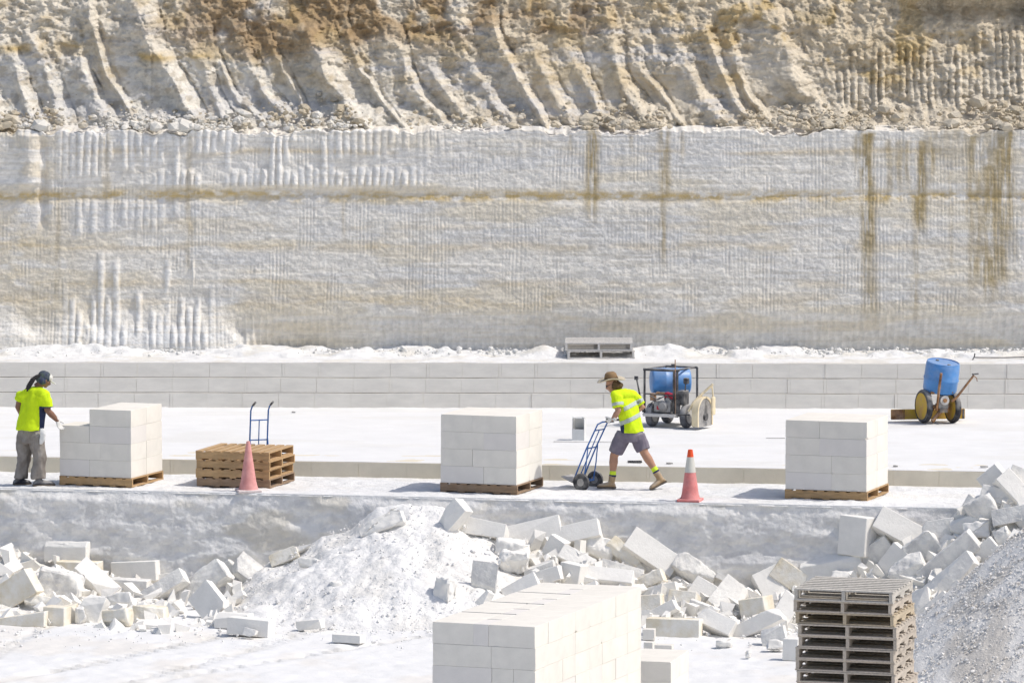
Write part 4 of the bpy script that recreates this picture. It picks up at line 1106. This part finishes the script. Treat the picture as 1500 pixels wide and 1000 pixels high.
dm = Matrix.Translation((-.12, .12, .74)) @ Matrix.Diagonal((.86, .86, .86, 1)) @ Matrix.Rotation(R(34), 4, 'Z') @ Matrix.Rotation(R(90), 4, 'Y')
lathe(b, [(0, -.38), (.20, -.38), (.235, -.365), (.25, -.34), (.252, -.15), (.262, -.13), (.262, -.11), (.252, -.09), (.252, .09), (.262, .11), (.262, .13), (.252, .15), (.25, .34), (.235, .365), (.20, .38), (0, .38)], 40, dm)
tk = obj('water_tank', b, M['bluedrum'], t, True)
b = bmesh.new(); lathe(b, [(0, .0), (.035, .0), (.035, .03), (0, .035)], 16, Matrix.Translation((-.08, .14, .99))); obj('tank_cap', b, M['blacksteel'], tk, True)
e = bmesh.new(); box(e, (-.08, -.20, .34), (.30, .22, .18)); box(e, (.02, -.22, .42), (.12, .16, .14), Euler((0, R(20), 0))); bevel(e, .015, 2)
for k in range(5): box(e, (-.17, -.22, .28 + .035 * k), (.13, .17, .010))
lathe(e, [(0, -.03), (.085, -.03), (.09, 0), (.06, .03), (0, .03)], 24, Matrix.Translation((-.06, -.34, .36)) @ Matrix.Rotation(R(90), 4, 'X'))
en = obj('engine', e, M['greysteel'], t, True)
e = bmesh.new(); box(e, (.04, -.22, .52), (.20, .13, .09), Euler((0, R(14), 0))); bevel(e, .02, 2); obj('fuel_tank', e, M['red'], en, True)
e = bmesh.new(); box(e, (-.12, -.352, .33), (.07, .01, .06)); obj('starter_plate', e, M['red'], en)
e = bmesh.new(); tube(e, [(-.22, -.24, .40), (-.26, -.26, .50), (-.18, -.27, .57), (-.05, -.25, .56)], .022, 10); box(e, (-.27, -.24, .50), (.07, .1, .12)); obj('exhaust', e, M['rust'], en, True)
e = bmesh.new(); tube(e, [(-.30, -.31, .52), (-.15, -.33, .46), (.0, -.32, .54), (.10, -.30, .44)], .010, 8); tube(e, [(-.34, -.29, .30), (-.25, -.33, .42), (-.1, -.33, .50)], .008, 8); obj('hose', e, M['blacksteel'], en, True)
b = bmesh.new(); box(b, (.24, -.18, .50), (.13, .22, .24)); bevel(b, .012); box(b, (.21, -.30, .34), (.06, .03, .26)); obj('belt_cover', b, M['blacksteel'], t)
b = bmesh.new(); box(b, (.31, -.20, .78), (.08, .08, .10)); bevel(b, .012); tube(b, [(.29, -.2, .62), (.30, -.2, .74)], .012, 8); obj('control_box', b, M['blacksteel'], t)
b = bmesh.new(); tube(b, [(-.43, -.30, .24), (-.49, -.34, .62), (-.52, -.36, .80)], .014, 8); box(b, (-.525, -.36, .81), (.06, .03, .06)); obj('lever', b, M['blacksteel'], t, True)
b = bmesh.new(); tube(b, [(.175, -.34, .24), (.17, -.34, 1.14)], .008, 6); obj('marker_rod', b, M['rust'], t, True)
b = bmesh.new()
for y in (-.16, .46): tube(b, [(-.34, y, .19), (.34, y, .19)], .018, 8)
obj('axle', b, M['greysteel'], t, True)
for (x, y) in ((-.32, -.16), (.30, -.16), (-.32, .46), (.30, .46)):
    wheel(t, (x, y, .195), .195, .115, (1, 0, 0), M['dustytyre'], M['palesteel'], rimr=.6)
# arched guard over the blade on the right
gd = empty('blade_guard', (.60, -.20, 0), (0, 0, R(-4))); gd.parent = t
def arch(bm, r0, r1, x0, x1, base, zc, n=20):
    ring = [(math.cos(math.pi * k / n), math.sin(math.pi * k / n)) for k in range(n + 1)]
    prof = [(c * r1, zc + s * r1) for c, s in ring] + [(-r1, base)] if r0 is None else None
    outer = [(r1, base)] + [(c * r1, zc + s * r1) for c, s in ring] + [(-r1, base)]
    if r0 is None: loop = outer
    else: loop = outer + [(-r0, base)] + [(c * r0, zc + s * r0) for c, s in reversed(ring)] + [(r0, base)]
    a = [bm.verts.new((x0, y, z)) for y, z in loop]; c_ = [bm.verts.new((x1, y, z)) for y, z in loop]
    bm.faces.new(a); bm.faces.new(list(reversed(c_)))
    for i in range(len(loop)):
        j = (i + 1) % len(loop); bm.faces.new((a[i], a[j], c_[j], c_[i]))
b = bmesh.new(); arch(b, .235, .27, -.055, .06, .05, .27); tube(b, [(-.14, -.22, .30), (-.06, -.20, .45), (.02, 0, .60), (.17, .05, .74)], .022, 8); tube(b, [(-.16, 0, .40), (-.05, 0, .55), (.12, .02, .69)], .016, 8); obj('guard_rim', b, M['creampaint'], gd, True)
b = bmesh.new(); arch(b, None, .233, .03, .048, .04, .27); arch(b, None, .233, -.05, -.03, .04, .27); obj('guard_plate', b, M['greysteel'], gd)
b = bmesh.new(); lathe(b, [(0, -.006), (.21, -.006), (.21, .006), (0, .006)], 40, Matrix.Translation((0, 0, .235)) @ Matrix.Rotation(R(90), 4, 'Y')); obj('blade', b, M['palesteel'], gd)
b = bmesh.new(); lathe(b, [(0, .0), (.06, .0), (.06, .03), (.03, .035), (0, .035)], 20, Matrix.Translation((.05, 0, .2)) @ Matrix.Rotation(R(90), 4, 'Y')); obj('hub', b, M['blacksteel'], gd, True)
b = bmesh.new(); box(b, (.16, .08, .38), (.05, .10, .30)); bevel(b, .015); tube(b, [(.16, .08, .53), (.15, .06, .70)], .014, 8); obj('side_shield', b, M['creampaint'], gd)
b = bmesh.new(); tube(b, [(.10, -.36, .23), (.44, -.36, .235)], .011, 8); obj('tie_rod', b, M['blacksteel'], t, True)

# ---- stone saw with an upright blue drum
p = onz(1376, 621.5, ZU)
t = empty('stone_saw', p + Vector((0, .2, .006)), (0, 0, R(8)), 'rusty two-wheeled stone saw carrying an upright blue drum with a yellow blade beam', 'stone saw')
dm = Matrix.Translation((.02, .02, .52)) @ Matrix.Rotation(R(9), 4, 'X') @ Matrix.Rotation(R(5), 4, 'Y')
b = bmesh.new()
lathe(b, [(0, 0), (.22, 0), (.265, .015), (.283, .05), (.287, .20), (.296, .22), (.296, .24), (.287, .26), (.285, .44), (.28, .485), (.272, .505), (.276, .515), (.262, .522), (.258, .505), (.20, .502), (0, .502)], 48, dm)
dr = obj('drum', b, M['bluedrum'], t, True)
b = bmesh.new()
for (x, y) in ((-.07, .13), (.06, -.17)): lathe(b, [(0, .49), (.028, .49), (.03, .515), (.02, .522), (0, .522)], 16, dm @ Matrix.Translation((x, y, 0)))
obj('bung', b, M['blacksteel'], dr, True)
wheel(t, (-.26, -.05, .29), .28, .10, (.975, .22, .0), M['tyre'], M['yellow'], rimr=.82)
wheel(t, (.24, -.02, .265), .265, .10, (.975, .21, 0), M['tyre'], M['yellow'], rimr=.80)
b = bmesh.new()
tube(b, [(-.25, -.05, .29), (.25, -.02, .27)], .03, 10)
for s in (-1, 1): tube(b, [(s * .12, -.04, .28), (s * .16, .0, .54)], .022, 8)
tube(b, [(-.15, -.20, .05), (-.03, -.16, .18), (.05, -.1, .24)], .035, 8)
tube(b, [(-.20, .25, .54), (.22, .25, .54)], .02, 8); tube(b, [(-.18, -.2, .53), (.2, -.2, .53)], .02, 8)
tube(b, [(-.06, 0, .28), (-.06, .32, .14)], .022, 8); tube(b, [(.1, 0, .28), (.12, .32, .14)], .022, 8)
box(b, (.05, -.06, .27), (.2, .16, .12)); obj('frame', b, M['rust'], t, True)
b = bmesh.new(); box(b, (.04, -.14, .37), (.17, .14, .22)); bevel(b, .02, 2)
for k in range(4): box(b, (.04, -.215, .20 + .02 * k), (.13, .03, .008))
en = obj('engine', b, M['greysteel'], t, True)
b = bmesh.new(); lathe(b, [(.025, -.02), (.075, -.02), (.08, 0), (.075, .02), (.025, .02)], 24, Matrix.Translation((.05, -.24, .40)) @ Matrix.Rotation(R(90), 4, 'X')); obj('pulley', b, M['palesteel'], en, True)
b = bmesh.new(); lathe(b, [(0, -.02), (.035, -.02), (.035, .02), (0, .02)], 16, Matrix.Translation((.05, -.255, .40)) @ Matrix.Rotation(R(90), 4, 'X')); obj('pulley_hub', b, M['rust'], en, True)
b = bmesh.new(); tube(b, [(-.10, -.30, .24), (-.075, -.36, .60), (-.045, -.38, .87)], [.018, .024, .022], 8); obj('handle', b, M['rust'], t, True)
b = bmesh.new(); tube(b, [(.18, -.22, .38), (.26, -.30, .48), (.50, -.42, .83)], [.024, .022, .018], 8); h2 = obj('handle', b, M['rust'], t, True)
b = bmesh.new(); tube(b, [(.47, -.44, .85), (.58, -.40, .855)], .014, 8); obj('grip', b, M['blacksteel'], h2, True)
b = bmesh.new(); tube(b, [(.50, -.43, .82), (.54, -.44, .79), (.555, -.44, .73)], .008, 8); obj('brake_lever', b, M['rust'], h2, True)
b = bmesh.new(); box(b, (-.10, .34, .12), (1.26, .08, .17)); bevel(b, .01); bmm = obj('blade_beam', b, M['yellow'], t)
b = bmesh.new(); box(b, (-.64, .295, .12), (.20, .012, .165)); box(b, (-.52, .294, .12), (.02, .02, .168)); obj('end_plate', b, M['rust'], bmm)
b = bmesh.new(); box(b, (.50, .294, .12), (.035, .014, .165)); obj('end_bracket', b, M['blacksteel'], bmm)

# ------------------------------------------------------------------ PEOPLE
def hand(bm, wrist, dirv, across, curl, sc=1.0, thumb=1, gap=0):
    """palm from the wrist along dirv; across = direction from little finger to index; fingers curl towards dirv x across"""
    d = Vector(dirv).normalized(); a = Vector(across); a = (a - d * a.dot(d)).normalized(); n = d.cross(a)
    w = Vector(wrist)
    rings = []
    for q, hw, ht in ((0, .026, .020), (.03, .036, .018), (.065, .042, .016), (.092, .040, .014)):
        c = w + d * q * sc
        rings.append([c + a * (math.cos(x) * hw * sc) + n * (math.sin(x) * ht * sc) for x in [2 * math.pi * k / 12 for k in range(12)]])
    loft(bm, rings)
    for i, (off, ln) in enumerate(((-.031, .8), (-.011, .97), (.010, 1.05), (.031, .95))):
        p = w + d * (.084 * sc) + a * (off * sc); pts = [p - d * .012 * sc]; ang = 0
        for sl_ in (.042, .028, .022):
            pts.append(p.copy()) if len(pts) == 1 else None
            ang += curl * (1 + .07 * i)
            dd = d * math.cos(ang) + n * math.sin(ang)
            p = p + dd * sl_ * ln * sc; pts.append(p.copy())
        tube(bm, pts, [.0095 * sc] * 2 + [.009 * sc] * (len(pts) - 3) + [.0075 * sc], 8, True)
    p = w + d * .025 * sc + a * (.030 * sc * thumb)
    q = p + (d * .6 + a * .65 * thumb + n * .35).normalized() * .042 * sc
    r_ = q + (d * .8 + a * .1 * thumb + n * .6).normalized() * .034 * sc
    tube(bm, [p, q, r_], [.013 * sc, .0115 * sc, .009 * sc], 8, True)
def head(bm, c, fwd, up, sc=1.0):
    f = Vector(fwd).normalized(); u = Vector(up); u = (u - f * u.dot(f)).normalized(); s = f.cross(u)
    Rm = Matrix((s, f, u)).transposed()            # local x: side, y: forward, z: up
    def L(x, y, z): return Vector(c) + Rm @ Vector((x * sc, y * sc, z * sc))
    E = Rm.to_euler()
    ellip(bm, L(0, -.012, .03), (.076 * sc, .098 * sc, .09 * sc), E)
    ellip(bm, L(0, .022, -.035), (.060 * sc, .070 * sc, .075 * sc), E)
    ellip(bm, L(0, .062, -.088), (.030 * sc, .026 * sc, .024 * sc), E)                   # chin
    tube(bm, [L(0, .088, .012), L(0, .112, -.028), L(0, .100, -.040)], [.010 * sc, .016 * sc, .014 * sc], 8, True)   # nose
    ellip(bm, L(0, .086, -.062), (.026 * sc, .012 * sc, .010 * sc), E)                   # lips
    ellip(bm, L(0, .082, .022), (.055 * sc, .018 * sc, .012 * sc), E)                    # brow
    for k in (-1, 1):
        ellip(bm, L(.078 * k, -.005, -.015), (.012 * sc, .022 * sc, .032 * sc), E)       # ears
        ellip(bm, L(.048 * k, .055, -.025), (.024 * sc, .03 * sc, .022 * sc), E)         # cheeks
    return L, E
def oval(c, a, b, ra, rb, n=20, pw=2.4):
    out = []
    for k in range(n):
        x, y = math.cos(2 * math.pi * k / n), math.sin(2 * math.pi * k / n)
        out.append(Vector(c) + a * (math.copysign(abs(x) ** (2 / pw), x) * ra) + b * (math.copysign(abs(y) ** (2 / pw), y) * rb))
    return out
def strip(src, name, m, parent, test, off=.004):
    """a thin band standing off a garment, over the faces that pass test"""
    b = bmesh.new(); b.from_mesh(src.data); b.normal_update()
    bmesh.ops.delete(b, geom=[f for f in b.faces if not test(f.calc_center_median())], context='FACES')
    b.normal_update()
    nn = {v: v.normal.copy() for v in b.verts}
    ret = bmesh.ops.extrude_face_region(b, geom=b.faces[:])
    for v in b.verts: pass
    for v in nn: 
        if v.is_valid: v.co += nn[v] * off
    return obj(name, b, m, parent, 'all')

# ---- the man in the hat pushing the trolley
S1 = 97.0
def mk(px0, py0, s):
    return lambda px, py, dy=0.0: Vector(((px - px0) / s, dy, (py0 - py) / s - dy * .11))
P1 = mk(915, 716.5, S1)
root = empty('person', onz(915, 716.5, 0) + Vector((0, 0, .006)), (0, 0, 0), 'man in a wide-brimmed hat, banded yellow shirt and shorts leaning into the blue trolley', 'person')
fw = Vector((-.80, .60, 0)).normalized(); rt = Vector((.60, .80, 0)).normalized()
bm = bmesh.new()
hc = P1(896.5, 563, -.02)
L1, E1 = head(bm, hc, (-.86, .32, -.36), (-.25, .05, .95), .98)
nk = P1(908, 574, .02)
tube(bm, [hc + Vector((.03, .0, -.03)), P1(904, 571, .0), nk], [.055, .055, .065], 12)
pel = P1(925, 640, 0)
tr = []
ax = (nk - pel).normalized()
for q, ra, rb in ((-.02, .13, .10), (.1, .13, .10), (.25, .14, .10), (.42, .175, .115), (.58, .185, .11), (.68, .13, .09), (.72, .07, .06)):
    c = pel + (nk - pel) * min(q / .72, 1.02)
    tr.append(oval(c, rt, fw, ra * .95, rb))
loft(bm, tr)
gN, gF = GRIP[0] - root.location, GRIP[1] - root.location
shL, elL, wrL = P1(901, 580, -.16), P1(905, 602, -.22), gN + Vector((.055, -.03, .035))
shR, elR, wrR = P1(927, 579, .15), P1(941.5, 597.5, .12), gF + Vector((.09, .0, .04))
print('WR', wrL, wrR, elL, elR, shL)
tube(bm, [shL, elL, elL.lerp(wrL, .4), wrL], [.058, .046, .046, .030], 12, True)
tube(bm, [shR, elR, elR.lerp(wrR, .4), wrR], [.058, .046, .046, .030], 12, True)
hipF, knF, anF = P1(911, 642, .02), P1(899.5, 668, .10), P1(897.5, 699, .10)
hipB, knB, anB = P1(935, 641, .0), P1(944, 664, -.02), P1(962, 693, -.06)
for h_, k_, a_ in ((hipF, knF, anF), (hipB, knB, anB)):
    tube(bm, [h_, h_.lerp(k_, .5), k_, k_.lerp(a_, .3), k_.lerp(a_, .75), a_], [.086, .080, .064, .068, .046, .040], 14, True)
bm = remesh(bm, .0085, 3)
obj('body', bm, M['skin'], root, 'all')
# gloved hands gripping the trolley handles
for w_, dv, ac, th_ in ((wrL, (-.75, .2, -.35), (0, -.6, .8), 1), (wrR, (-.8, .2, -.3), (0, .6, .8), 1)):
    b = bmesh.new(); hand(b, w_, dv, ac, 1.15, 1.05, th_); tube(b, [w_ - Vector(dv).normalized() * .05, w_], [.034, .031], 12)
    obj('glove', remesh(b, .005, 2), M['glove'], root, 'all')
# shirt
b = bmesh.new(); tr = []
hemc = P1(926.5, 633, 0)
for q, ra, rb in ((.0, .205, .150), (.06, .20, .148), (.25, .185, .140), (.45, .195, .138), (.62, .205, .135), (.76, .200, .125), (.88, .165, .105), (.96, .105, .085), (1.0, .075, .07)):
    c = hemc + (nk + Vector((.01, 0, .012)) - hemc) * q + Vector((.02, -.02, 0)) * math.sin(q * 3.1)
    tr.append(oval(c, rt, fw, ra, rb, 24))
loft(b, tr)
tube(b, [shL + Vector((0, 0, .005)), (shL + shR) / 2 + Vector((.01, -.03, .02)), shR + Vector((0, 0, .005))], [.078, .09, .078], 14, True)
for s_, e_, k in ((shL, elL, 0), (shR, elR, 1)):
    m_ = s_.lerp(e_, .80)
    tube(b, [s_ + Vector((.02 if not k else -.02, 0, .0)), s_.lerp(e_, .4), m_], [.085, .088, .082], 14)
shirt = obj('shirt', remesh(b, .010, 3, .045, 8, 3), M['hivis'], root, 'all')
axs = (nk - hemc).normalized(); LN = (nk - hemc).length
def qf(c, slant=.10): return ((c - hemc).dot(axs) / LN) + slant * (c.x - hemc.x)
def torso(c): 
    rel = (c - hemc) - axs * (c - hemc).dot(axs); return abs(rel.dot(rt)) < .185 
strip(shirt, 'reflective_band', M['tape'], root, lambda c: .275 < qf(c, -.20) < .375 and torso(c))
strip(shirt, 'reflective_band', M['tape'], root, lambda c: .58 < qf(c, -.20) < .68 and torso(c) and (c - shL).length > .18 and (c - shR).length > .12)
for s_, e_ in ((shL, elL), (shR, elR)):
    d_ = (e_ - s_).normalized(); ln = (e_ - s_).length
    strip(shirt, 'sleeve_band', M['tape'], root, lambda c: .48 < (c - s_).dot(d_) / ln < .68 and ((c - s_) - d_ * (c - s_).dot(d_)).length < .10)
strip(shirt, 'side_panel', M['navy'], root, lambda c: qf(c, 0) < .30 and (c - hemc).dot(Vector((-1, -.15, 0))) > .155, .003)
# shorts
b = bmesh.new()
tr = [oval(P1(926.5, 628, 0), rt, fw, .175, .130), oval(P1(926, 638, 0), rt, fw, .182, .140), oval(P1(925, 647, 0), rt, fw, .165, .135)]
loft(b, tr)
mF, mB = hipF.lerp(knF, .78), hipB.lerp(knB, .80)
tube(b, [hipF + Vector((.025, .01, .10)), hipF + Vector((.01, 0, .03)), hipF.lerp(knF, .4), mF], [.10, .125, .122, .112], 16)
tube(b, [hipB + Vector((-.01, 0, .04)), hipB.lerp(knB, .4), mB], [.122, .112, .100], 16)
obj('shorts', remesh(b, .010, 3, .045, 8, 5), M['shorts'], root, 'all')
# boots and socks
def boot(root, an, toe, heel, m, msole, hi=.10, w=.052):
    """an: ankle; toe, heel: points on the sole"""
    d = (toe - heel); ln = d.length; d.normalize(); sd = d.cross(Vector((0, 0, 1))).normalized(); up = sd.cross(d).normalized()
    b = bmesh.new(); rings = []
    for q, hh, ww in ((-.04, .045, .030), (.03, .075, .040), (.18, .095, .043), (.36, .09, .044), (.55, .075, .050), (.75, .062, .053), (.92, .052, .046), (1.02, .03, .028)):
        c = heel + d * (ln * q)
        ww *= 1.12; rings.append([c + sd * (math.cos(x) * ww) + up * max(.012, hh * .5 + math.sin(x) * hh * .5 + .008) for x in [2 * math.pi * k / 16 for k in range(16)]])
    loft(b, rings)
    tube(b, [heel + d * ln * .24 + up * .05, an.lerp(heel + d * ln * .24 + up * .05, .35), an + (an - heel).normalized() * .02], [.052, .050, .056], 14)
    bo = obj('boot', remesh(b, .008, 2, .010, 14, 2), m, root, 'all')
    b = bmesh.new(); rings = []
    for q, ww in ((-.06, .03), (0, .047), (.2, .046), (.4, .044), (.62, .053), (.82, .055), (.98, .045), (1.05, .022)):
        c = heel + d * (ln * q); rings.append([c + sd * ww, c + sd * ww + up * .024, c - sd * ww + up * .024, c - sd * ww])
    loft(b, rings); obj('sole', b, msole, bo)
    return bo
for an, toe, heel, hs in ((anF, P1(876, 714.5, .12), P1(901, 715.5, .08), .0), (anB, P1(953, 717.5, -.10), P1(975, 706.5, -.04), .0)):
    toe.z = max(toe.z, .0); heel.z = max(heel.z, .0)
    boot(root, an, toe, heel, M['boot'], M['sole'])
for k_, an in ((knF, anF), (knB, anB)):
    d_ = (k_ - an).normalized()
    b = bmesh.new(); tube(b, [an + d_ * .035, an + d_ * .06, an + d_ * .105], [.052, .050, .047], 14); so_ = obj('sock', b, M['sock'], root, True)
    b = bmesh.new(); tube(b, [an + d_ * .01, an + d_ * .038], [.053, .0535], 14); obj('sock_cuff', b, M['navy'], so_, True)
# hair under the hat, beard, sunglasses, hat
b = bmesh.new()
for (x, y, z, r_) in ((.06, -.05, -.02, .042), (-.06, -.05, -.02, .042), (0, -.088, -.03, .05), (.045, -.085, -.06, .04), (-.045, -.085, -.06, .04), (0, -.095, -.075, .04), (.075, -.03, -.05, .028), (-.075, -.03, -.05, .028), (.02, -.12, -.055, .035), (-.03, -.11, -.05, .035), (0, -.06, .06, .06)):
    ellip(b, L1(x, y, z), (r_, r_, r_ * 1.1))
obj('hair', remesh(b, .008, 2, .03, 30, 4), M['hair'], root, 'all')
b = bmesh.new()
for k in (-1, 1):
    ellip(b, L1(.034 * k, .082, .0), (.026, .012, .019), E1, 2); tube(b, [L1(.05 * k, .08, .004), L1(.082 * k, .0, .006)], .004, 6)
obj('sunglasses', b, M['dark'], root, True)
hatM = Matrix.Translation(L1(0, -.012, .075)) @ Euler((R(2), R(-7), 0)).to_matrix().to_4x4()
b = bmesh.new()
lathe(b, [(.098, -.012), (.100, .0), (.098, .05), (.090, .092), (.070, .112), (.03, .108), (0, .100)], 28, hatM)
for v in b.verts:
    lv = hatM.inverted() @ v.co
    if lv.z > .06: lv.z -= .02 * math.exp(-(lv.y / .03) ** 2); v.co = hatM @ lv
hat = obj('hat', b, M['felt'], root, 'all')
b = bmesh.new()
rings = []
for rr_, zz_ in ((.094, .0), (.13, -.008), (.17, -.012), (.205, -.006), (.205, .0), (.17, -.004), (.13, .0), (.094, .012)):
    rings.append([hatM @ Vector((rr_ * 1.04 * math.cos(a), rr_ * .96 * math.sin(a), zz_ + (rr_ - .09) * .30 * math.sin(a) ** 2 - (rr_ - .09) * .16 * math.cos(a) ** 2 + .006 * math.sin(3 * a))) for a in [2 * math.pi * k / 36 for k in range(36)]])
vr = [[b.verts.new(v) for v in r_] for r_ in rings]
for i in range(len(vr)):
    A, B_ = vr[i], vr[(i + 1) % len(vr)]
    for k in range(36): b.faces.new((A[k], A[(k + 1) % 36], B_[(k + 1) % 36], B_[k]))
obj('hat_brim', b, M['straw'], hat, 'all')
b = bmesh.new(); lathe(b, [(.0985, .006), (.1025, .006), (.1015, .036), (.0975, .036)], 28, hatM); obj('hat_band', b, M['hair'], hat, 'all')

# ---- the long-haired man stacking blocks
P2 = mk(48, 711, 96.0)
root = empty('person', onz(48, 711, 0) + Vector((0, 0, .006)), (0, 0, 0), 'long-haired man in a plain yellow shirt, navy scarf and taupe trousers beside the unfinished stack', 'person')
fw = Vector((.80, .60, 0)); rt = Vector((.60, -.80, 0))
bm = bmesh.new()
hc = P2(66.5, 556.5, .02)
L2, E2 = head(bm, hc, (.80, .36, -.48), (.42, .15, .9), .98)
nk = P2(55, 568, .02)
tube(bm, [hc + Vector((-.03, -.01, -.03)), nk.lerp(hc, .4), nk], [.058, .060, .07], 12)
pel = P2(45.5, 637, 0)
loft(bm, [oval(pel + (nk - pel) * q, rt, fw, ra, rb) for q, ra, rb in ((-.03, .14, .11), (.2, .145, .115), (.45, .17, .13), (.7, .20, .13), (.9, .16, .10), (1, .08, .07))])
shR, elR, wrR = P2(69, 579, -.15), P2(72, 602, -.14), P2(84.5, 616, -.04)
shL, elL, wrL = P2(31, 580, .15), P2(26.5, 597, .14), P2(37, 618, .30)
for a_, b_, c_ in ((shR, elR, wrR), (shL, elL, wrL)):
    tube(bm, [a_, b_, b_.lerp(c_, .4), c_], [.062, .050, .050, .033], 12, True)
hipR, knR, anR = P2(55, 640, -.08), P2(58.5, 670, -.08), P2(57.5, 700, -.08)
hipL, knL, anL = P2(37, 640, .08), P2(34.5, 669, .08), P2(30.5, 700, .08)
for h_, k_, a_ in ((hipR, knR, anR), (hipL, knL, anL)):
    tube(bm, [h_, h_.lerp(k_, .5), k_, k_.lerp(a_, .3), a_], [.088, .080, .062, .062, .042], 14, True)
obj('body', remesh(bm, .0085, 3), M['skindark'], root, 'all')
for w_, dv, ac, cu in ((wrR, (.35, .12, -.95), (.6, .7, .1), .42), (wrL, (.5, .35, -.8), (.6, .7, .1), .5)):
    b = bmesh.new(); hand(b, w_, dv, ac, cu, 1.08, 1); tube(b, [w_ - Vector(dv).normalized() * .055, w_], [.040, .034], 12)
    obj('glove', remesh(b, .005, 2), M['glove'], root, 'all')
b = bmesh.new()
hemc = P2(45.0, 629.5, 0)
loft(b, [oval(hemc + (nk + Vector((-.01, 0, .015)) - hemc) * q + Vector((0, 0, .035 * (0.5 - q) * 0)), rt, fw, ra, rb, 24) for q, ra, rb in ((0, .225, .19), (.08, .222, .19), (.3, .21, .185), (.5, .21, .175), (.68, .222, .155), (.8, .215, .135), (.9, .17, .115), (.97, .11, .09), (1, .08, .075))])
tube(b, [shL + Vector((0, 0, .0)), (shL + shR) / 2 + Vector((0, -.02, .025)), shR + Vector((0, 0, .0))], [.088, .10, .088], 14, True)
for s_, e_, k in ((shR, elR, 0), (shL, elL, 1)):
    tube(b, [s_ + Vector((-.03 if not k else .03, 0, .01)), s_.lerp(e_, .4), s_.lerp(e_, .80 if not k else .5)], [.098, .098, .092], 14)
shirt = obj('shirt', remesh(b, .010, 3, .050, 7, 13), M['hivis'], root, 'all')
strip(shirt, 'side_panel', M['navy'], root, lambda c: (c - hemc).z < .37 and (c - hemc).z > -.05 and (c - hemc).x > .155 and (c - shR).length > .15, .004)
b = bmesh.new()
loft(b, [oval(P2(45.5, 622, 0), rt, fw, .19, .155), oval(P2(45.5, 636, 0), rt, fw, .195, .16), oval(P2(45.5, 648, 0), rt, fw, .175, .15)])
for h_, k_, a_ in ((hipR, knR, anR), (hipL, knL, anL)):
    tube(b, [h_ + Vector((-.005, .01, .10)), h_ + Vector((0, 0, .02)), h_.lerp(k_, .5), k_, k_.lerp(a_, .5), a_ + Vector((0, 0, -.01))], [.108, .128, .118, .105, .100, .108], 16)
obj('trousers', remesh(b, .010, 2, .065, 8, 15), M['trousers'], root, 'all')
b = bmesh.new(); rag = [(64, 628, -.20), (65.5, 636, -.22), (64.5, 645, -.21), (62, 651, -.2)]
rings = []
for k, (px, py, dy) in enumerate(rag):
    c = P2(px, py, dy); rings.append(oval(c, Vector((1, .2, 0)).normalized(), Vector((-.2, 1, 0)).normalized(), (.03, .042, .045, .02)[k], .014, 12))
loft(b, rings); obj('rag', remesh(b, .006, 1, .02, 20, 7), M['white'], root, 'all')
for an, toe, heel in ((anR, P2(79, 711, .0), P2(51, 711, -.12)), (anL, P2(43, 710, .16), P2(20.5, 710, .05))):
    toe.z = heel.z = .0
    boot(root, an, toe, heel, M['darkboot'], M['sole'])
# cap, scarf and the long tied hair
b = bmesh.new(); ellip(b, L2(0, -.020, .045), (.090, .108, .085), E2); ellip(b, L2(0, -.075, -.02), (.075, .06, .07), E2); ellip(b, L2(.05, -.04, -.04), (.05, .06, .06), E2); ellip(b, L2(-.05, -.04, -.04), (.05, .06, .06), E2)
obj('scarf', remesh(b, .008, 2, .014, 18, 8), M['scarf'], root, 'all')
b = bmesh.new(); ellip(b, L2(0, .035, .055), (.080, .072, .062), E2)
cp = obj('cap', remesh(b, .007, 2), M['cap'], root, 'all')
b = bmesh.new()
rings = []
for q, ww in ((.08, .070), (.12, .072), (.16, .06), (.185, .03)):
    rings.append([L2(x * ww, q, .030 - .10 * (q - .08) - .010 * x * x + o_) for o_ in (0, .006) for x in ((-1, -.5, 0, .5, 1) if o_ == 0 else (1, .5, 0, -.5, -1))])
loft(b, rings); obj('cap_peak', b, M['cap'], cp, True)
b = bmesh.new()
tl = [P2(60, 550, -.05), P2(55.5, 552.5, -.10), P2(50.5, 557, -.135), P2(46, 564, -.16), P2(42, 572, -.178)]
rnd = random.Random(4)
for k in range(11):
    a = k * 2.4; q = .010 + .012 * (k % 3) / 2; off = Vector((math.cos(a) * q, math.sin(a * 1.7) * .006, math.sin(a) * q))
    en_ = rnd.uniform(-.035, .035)
    tube(b, [tl[0] + off * .6, tl[1] + off, tl[2] + off * 1.2 + Vector((rnd.uniform(-.008, .008), 0, rnd.uniform(-.008, .008))), tl[3] + off * 1.5, tl[4] + off * 1.6 + Vector((en_ * .5, 0, en_))], [.012, .012, .011, .010, .005], 8, True)
obj('hair', remesh(b, .005, 1, .014, 50, 9), M['blackhair'], root, 'all')
